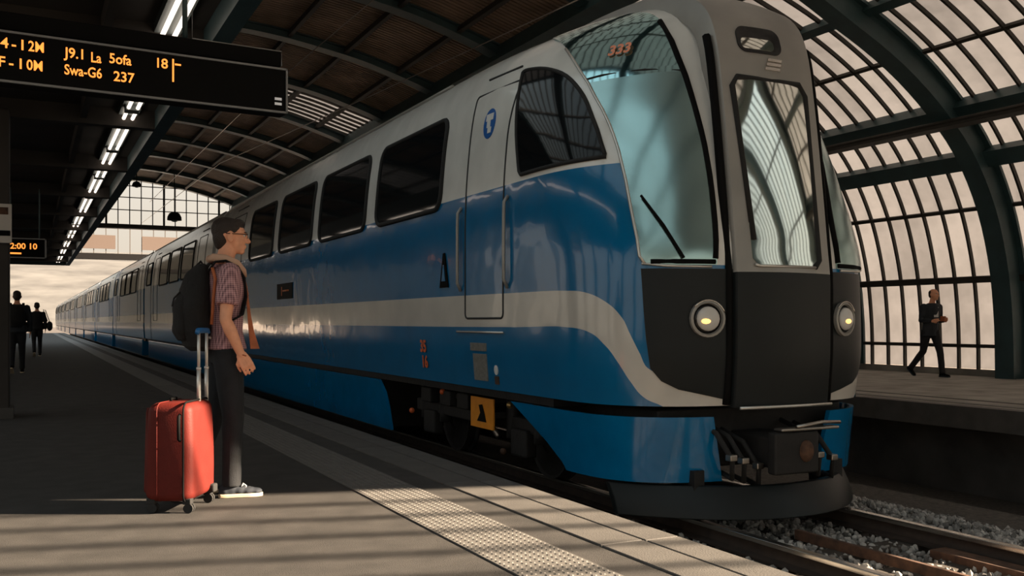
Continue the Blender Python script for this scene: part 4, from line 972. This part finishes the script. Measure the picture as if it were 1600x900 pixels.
def person(name, label, loc, rz, J, top='shirt', legs='denim', sleeve='short', hairstyle=0, yaw=0., vox=.009, shoes=('shoe_navy', 'sole_cream'), laces=True, jacket=False, toe=(0, 0), tilt=(0, 0), group=None):
    p = thing(name, label, 'person', loc, rz, group)
    H = J['head']; N = J['neck']; P = J['pelvis']
    lean = Vector(N) - Vector(P)
    def ax(z): t = (z - P[2]) / (N[2] - P[2]); return P[0] + (N[0] - P[0]) * t, P[1] + (N[1] - P[1]) * t
    T = [(.86, .098, .155), (.95, .100, .162), (1.04, .094, .150), (1.14, .098, .152), (1.24, .110, .170), (1.33, .116, .182), (1.39, .104, .178), (1.43, .082, .140), (1.465, .062, .088)]
    b = MB(); b.loft([(*ax(z), z, rx - .012, ry - .012) for z, rx, ry in T], 20)
    b.tube([lerp(N, H, -.15), lerp(N, H, .25), lerp(N, H, .75)], [.062, .055, .054], 14)
    head_shape(b, H, yaw)
    for s in ('r', 'l'):
        sh, el, wr = J[s + 'sh'], J[s + 'el'], J[s + 'wr']
        limb(b, [sh, lerp(sh, el, .35), el, lerp(el, wr, .3), wr], [.052, .046, .037, .040, .025])
        d = Vector(wr) - Vector(el); d = Vector(J.get(s + 'hd', d)); hand(b, wr, d, J.get(s + 'pn', (0, 1 if s == 'r' else -1, 0)), .175, J.get(s + 'curl', .55), -1 if s == 'r' else 1)
        hp, kn, an = J[s + 'hip'], J[s + 'kn'], J[s + 'an']
        limb(b, [hp, lerp(hp, kn, .4), kn, lerp(kn, an, .35), an], [.078, .070, .050, .050, .036])
    remesh('body', b, 'skin', p, .0055 if vox < .012 else vox, 1)
    # trousers
    t = MB(); t.loft([(*ax(z), z, rx + .006, ry + .006) for z, rx, ry in ((.84, .092, .150), (.90, .100, .160), (.97, .100, .160), (1.0, .097, .156))], 20)
    for s in ('r', 'l'):
        hp, kn, an = J[s + 'hip'], J[s + 'kn'], J[s + 'an']; cu = lerp(kn, an, 1.04)
        t.tube([(hp[0], hp[1], hp[2] + .02), lerp(hp, kn, .25), lerp(hp, kn, .6), kn, lerp(kn, an, .3), lerp(kn, an, .7), cu], [.092, .092, .080, .068, .064, .058, .060], 16); t.ball(hp, .09)
    remesh('trousers', t, legs, p, vox, 3, .004)
    # upper garment
    u = MB(); e = .018 if jacket else .010; hem = J.get('hem', .92)
    sec = [(z, rx + e, ry + e) for z, rx, ry in T if z > hem + .03]; sec = [(hem, sec[0][1] + .026, sec[0][2] + .014)] + sec; sec[-1] = (1.462, .066, .090)
    u.loft([(*ax(z), z, rx, ry) for z, rx, ry in sec], 22)
    for s in ('r', 'l'):
        sh, el, wr = J[s + 'sh'], J[s + 'el'], J[s + 'wr']
        if sleeve == 'short': u.tube([lerp(sh, el, -.12), sh, lerp(sh, el, .4), lerp(sh, el, .68)], [.05, .068, .070, .072], 16); u.ball(sh, .068)
        else: u.tube([lerp(sh, el, -.12), sh, lerp(sh, el, .5), el, lerp(el, wr, .5), lerp(el, wr, .95)], [.05, .070, .062, .054, .048, .042], 16); u.ball(sh, .07); u.ball(el, .054)
    remesh('jacket' if jacket else 'shirt', u, top, p, vox, 3, .006)
    head_parts(p, H, yaw, 'hair', hairstyle, hv=.007 if vox < .012 else .016)
    for i, s in enumerate(('r', 'l')): shoe(p, J[s + 'an'], toe[i], *shoes, laces=laces, pitch=tilt[i])
    return p
# the waiting man: stands square to the train, arms down, weight on the right leg
J1 = dict(pelvis=(0, 0, .93), neck=(-.005, 0, 1.475), head=(.035, 0, 1.635), rsh=(-.005, -.185, 1.395), rel=(-.04, -.235, 1.11), rwr=(.055, -.225, .895), rhd=(.10, -.02, -.19), rpn=(.10, .8, .0), rcurl=.75,
    lsh=(.0, .185, 1.395), lel=(.0, .235, 1.11), lwr=(.10, .20, .90), rhip=(.0, -.088, .90), rkn=(.03, -.098, .50), ran=(.02, -.10, .085), lhip=(.0, .088, .90), lkn=(-.05, .098, .50), lan=(-.20, .11, .085), hem=.925)
man = person('person', 'waiting man in mauve checked shirt and jeans, black backpack on his back', (1.11, 6.25, 0), 0., J1, yaw=R(-8), toe=(R(-8), R(4)))
cb_ = MB()
for q in (-1, 1): cb_.tube([(-.095, q * .02, 1.490), (-.085, q * .07, 1.497), (-.02, q * .110, 1.490), (.055, q * .092, 1.462), (.105, q * .045, 1.420), (.122, q * .02, 1.385)], [.022, .026, .026, .024, .018, .010], 10)
cb_.build('collar', 'cream_lining', man, smooth=True)
gl = MB().tube([(.128, -.060, 1.648), (.06, -.080, 1.650), (-.01, -.086, 1.650)], .0028, 6).build('spectacles', 'black', man, smooth=True)
MB().tube([(.130 + .0 * a, -.034 + .022 * math.cos(a), 1.645 + .017 * math.sin(a)) for a in np.linspace(0, 6.28, 14)], .0022, 6).build('lens_rim', 'steel', gl)
MB().tube([(.078, -.262, .888), (.062, -.248, .893), (.03, -.228, .897)], .004, 6).build('bracelet', 'tan_leather', man)
# backpack on his back
bp = thing('backpack', 'black backpack worn by the waiting man, with tan strap edges', 'backpack', (1.11, 6.25, 0))
b = MB(); b.loft([(-.165, 0, .91, .045, .09), (-.175, 0, .94, .075, .14), (-.19, 0, 1.04, .100, .165), (-.195, 0, 1.18, .105, .168), (-.185, 0, 1.30, .095, .16), (-.165, 0, 1.39, .070, .135), (-.15, 0, 1.455, .035, .09)], 20)
pk = remesh('pack', b, 'canvas_black', bp, .010, 3, .014)
b = MB().loft([(-.255, 0, .98, .03, .09), (-.272, 0, 1.04, .045, .12), (-.275, 0, 1.18, .045, .12), (-.255, 0, 1.27, .03, .10)], 16); remesh('front_pocket', b, 'canvas_black', bp, .010, 3, .010)
for s in (-1, 1):
    pts = [(-.12, s * .10, 1.41), (-.08, s * .112, 1.468), (-.02, s * .118, 1.474), (.05, s * .118, 1.440), (.090, s * .118, 1.37), (.102, s * .122, 1.25), (.075, s * .15, 1.14), (.0, s * .178, 1.10)]
    sp = MB().tube(pts, [(.028, .007)] * len(pts), 8).build('shoulder_strap', 'canvas_black', bp, smooth=True)
MB().tube([(-.105, -.155, 1.43), (-.090, -.172, 1.36), (-.100, -.172, 1.26), (-.105, -.165, 1.17), (-.11, -.155, 1.08)], [(.006, .010)] * 5, 8).build('strap_edge', 'tan_leather', bp, smooth=True)
MB().tube([(-.28, -.05, 1.28), (-.315, -.04, 1.24), (-.325, -.04, 1.19)], .006, 6).build('pull_cord', 'canvas_black', bp)
MB().tube([(-.12, 0, 1.43), (-.15, 0, 1.475), (-.19, 0, 1.43)], .009, 6).build('haul_loop', 'canvas_black', bp, smooth=True)
MB().ball((-.12, -.155, 1.0), .012, 8, 6).build('buckle', 'steel', bp, smooth=True)
# tan strap hanging down his front
ls = thing('shoulder_strap_tan', 'tan leather bag strap hanging down the front of his shirt', 'strap', (1.11, 6.25, 0))
vs = []
for x0, x1, z in ((.112, .128, 1.27), (.122, .146, 1.13), (.130, .166, 1.03), (.140, .200, .925)):
    vs += [(x0, -.085, z), (x1, -.078, z), (x1, -.070, z), (x0, -.077, z)]
MB().add(vs, [(i * 4 + j, i * 4 + (j + 1) % 4, i * 4 + 4 + (j + 1) % 4, i * 4 + 4 + j) for i in range(3) for j in range(4)] + [(3, 2, 1, 0), (12, 13, 14, 15)]).build('strap', 'tan_leather', ls, bevel=.002)
MB().tube([(.12, -.078, 1.27), (.118, .02, 1.38), (.06, .10, 1.47), (-.04, .12, 1.48)], [(.011, .004)] * 4, 8).build('upper_strap', 'tan_leather', ls, smooth=True)
# man walking on the far platform, towards the right of the photo
J2 = dict(pelvis=(0, 0, .92), neck=(.045, 0, 1.47), head=(.095, 0, 1.625), rsh=(.02, -.19, 1.385), rel=(-.0, -.235, 1.12), rwr=(.23, -.17, 1.10), rhd=(.2, .06, .05), lsh=(.03, .19, 1.385), lel=(.02, .23, 1.11), lwr=(.25, .12, 1.12), lhd=(.2, -.05, .05),
    rhip=(-.01, -.088, .895), rkn=(-.10, -.09, .50), ran=(-.42, -.09, .17), lhip=(.01, .088, .895), lkn=(.16, .09, .50), lan=(.22, .09, .085), hem=.80)
m2 = person('person', 'man in dark jacket striding along the far platform past the glazed wall', (16.05, 13.35, 0), R(-90 - 6), J2, 'dark_jacket', 'dark_trouser', 'long', 1, R(8), .014, ('black', 'shoe_navy'), False, True, tilt=(R(38), 0))
MB().prism([(.115, -.05), (.13, .05), (.118, .0)], 1.18, 1.38, lambda a, c, z: (a + .03, c, z)).build('shirt_front', 'sticker_white', m2)
tag(MB().box(-.03, .03, -.045, .045, 0, .10).build('paper_cup', 'tan_leather', bevel=.008), 'small brown paper cup held by the man on the far platform', 'cup'); cupo = bpy.data.objects['paper_cup']
Mw = Matrix.Translation((16.05, 13.35, 0)) @ Matrix.Rotation(R(-96), 4, 'Z'); cupo.location = Mw @ Vector((.36, -.03, 1.10))
# two travellers walking away on the left
def walker(name, label, loc, rz, s, top, bagside):
    J = dict(pelvis=(0, 0, .92), neck=(.02, 0, 1.47), head=(.055, 0, 1.63), rsh=(.0, -.19, 1.385), rel=(-.05, -.25, 1.11), rwr=(.02, -.25, .87), lsh=(.0, .19, 1.385), lel=(-.03, .25, 1.11), lwr=(.05, .25, .87),
        rhip=(0, -.088, .895), rkn=(.09, -.09, .49), ran=(.10, -.09, .085), lhip=(0, .088, .895), lkn=(-.02, .09, .50), lan=(-.26, .09, .15), hem=.86)
    p = person(name, label, loc, rz, J, top, 'dark_trouser', 'long', 2, 0., .022, ('black', 'sole_cream'), False, True, tilt=(0, R(30))); p.scale = (s, s, s); return p
wa = walker('person', 'dark-clothed traveller with backpack walking away beside the pillar', (-.23, 22.9, 0), R(88), 1.0, 'dark_jacket', 1)
wb_ = walker('person', 'smaller distant traveller with shoulder bag walking away along the platform', (.22, 33.8, 0), R(92), .97, 'dark_trouser', -1)
k1 = thing('backpack', 'dark backpack on the traveller beside the pillar', 'backpack', (-.23, 22.9, 0), R(88))
b = MB().loft([(-.20, 0, .98, .06, .11), (-.22, 0, 1.1, .10, .15), (-.21, 0, 1.3, .09, .15), (-.18, 0, 1.42, .04, .10)], 16); remesh('pack', b, 'canvas_black', k1, .014, 3, .01)
for s in (-1, 1): MB().tube([(-.12, s * .1, 1.40), (0, s * .12, 1.485), (.12, s * .12, 1.38), (.14, s * .14, 1.15), (-.1, s * .15, 1.02)], [(.026, .007)] * 5, 8).build('shoulder_strap', 'canvas_black', k1)
k2 = thing('shoulder_bag', 'dark bag hanging at the right hip of the distant traveller', 'bag', (.22, 33.8, 0), R(92))
b = MB().ball((-.02, -.36, .95), (.17, .09, .16), 14, 10); remesh('bag', b, 'canvas_black', k2, .02, 2, .01); MB().tube([(-.02, -.36, 1.08), (.0, -.24, 1.45), (.0, -.18, 1.47), (-.05, -.30, 1.1)], .012, 6).build('strap', 'canvas_black', k2)
k3 = thing('carrier_bag', 'red and white carrier bag held by the traveller beside the pillar', 'bag', (-.23, 22.9, 0), R(88))
MB().loft([(.05, .29, .46, .05, .13), (.05, .29, .50, .06, .15), (.05, .28, .70, .04, .13)], 12).build('bag', 'suitcase_red', k3, smooth=True); MB().tube([(.05, .20, .70), (.06, .26, .82), (.05, .36, .70)], .008, 6).build('handles', 'sticker_white', k3)
MB().box(-.02, -.012, .22, .36, .48, .60).build('print', 'sticker_white', k3)
bpy.data.scenes.remove(TMP)
bpy.context.view_layer.update()
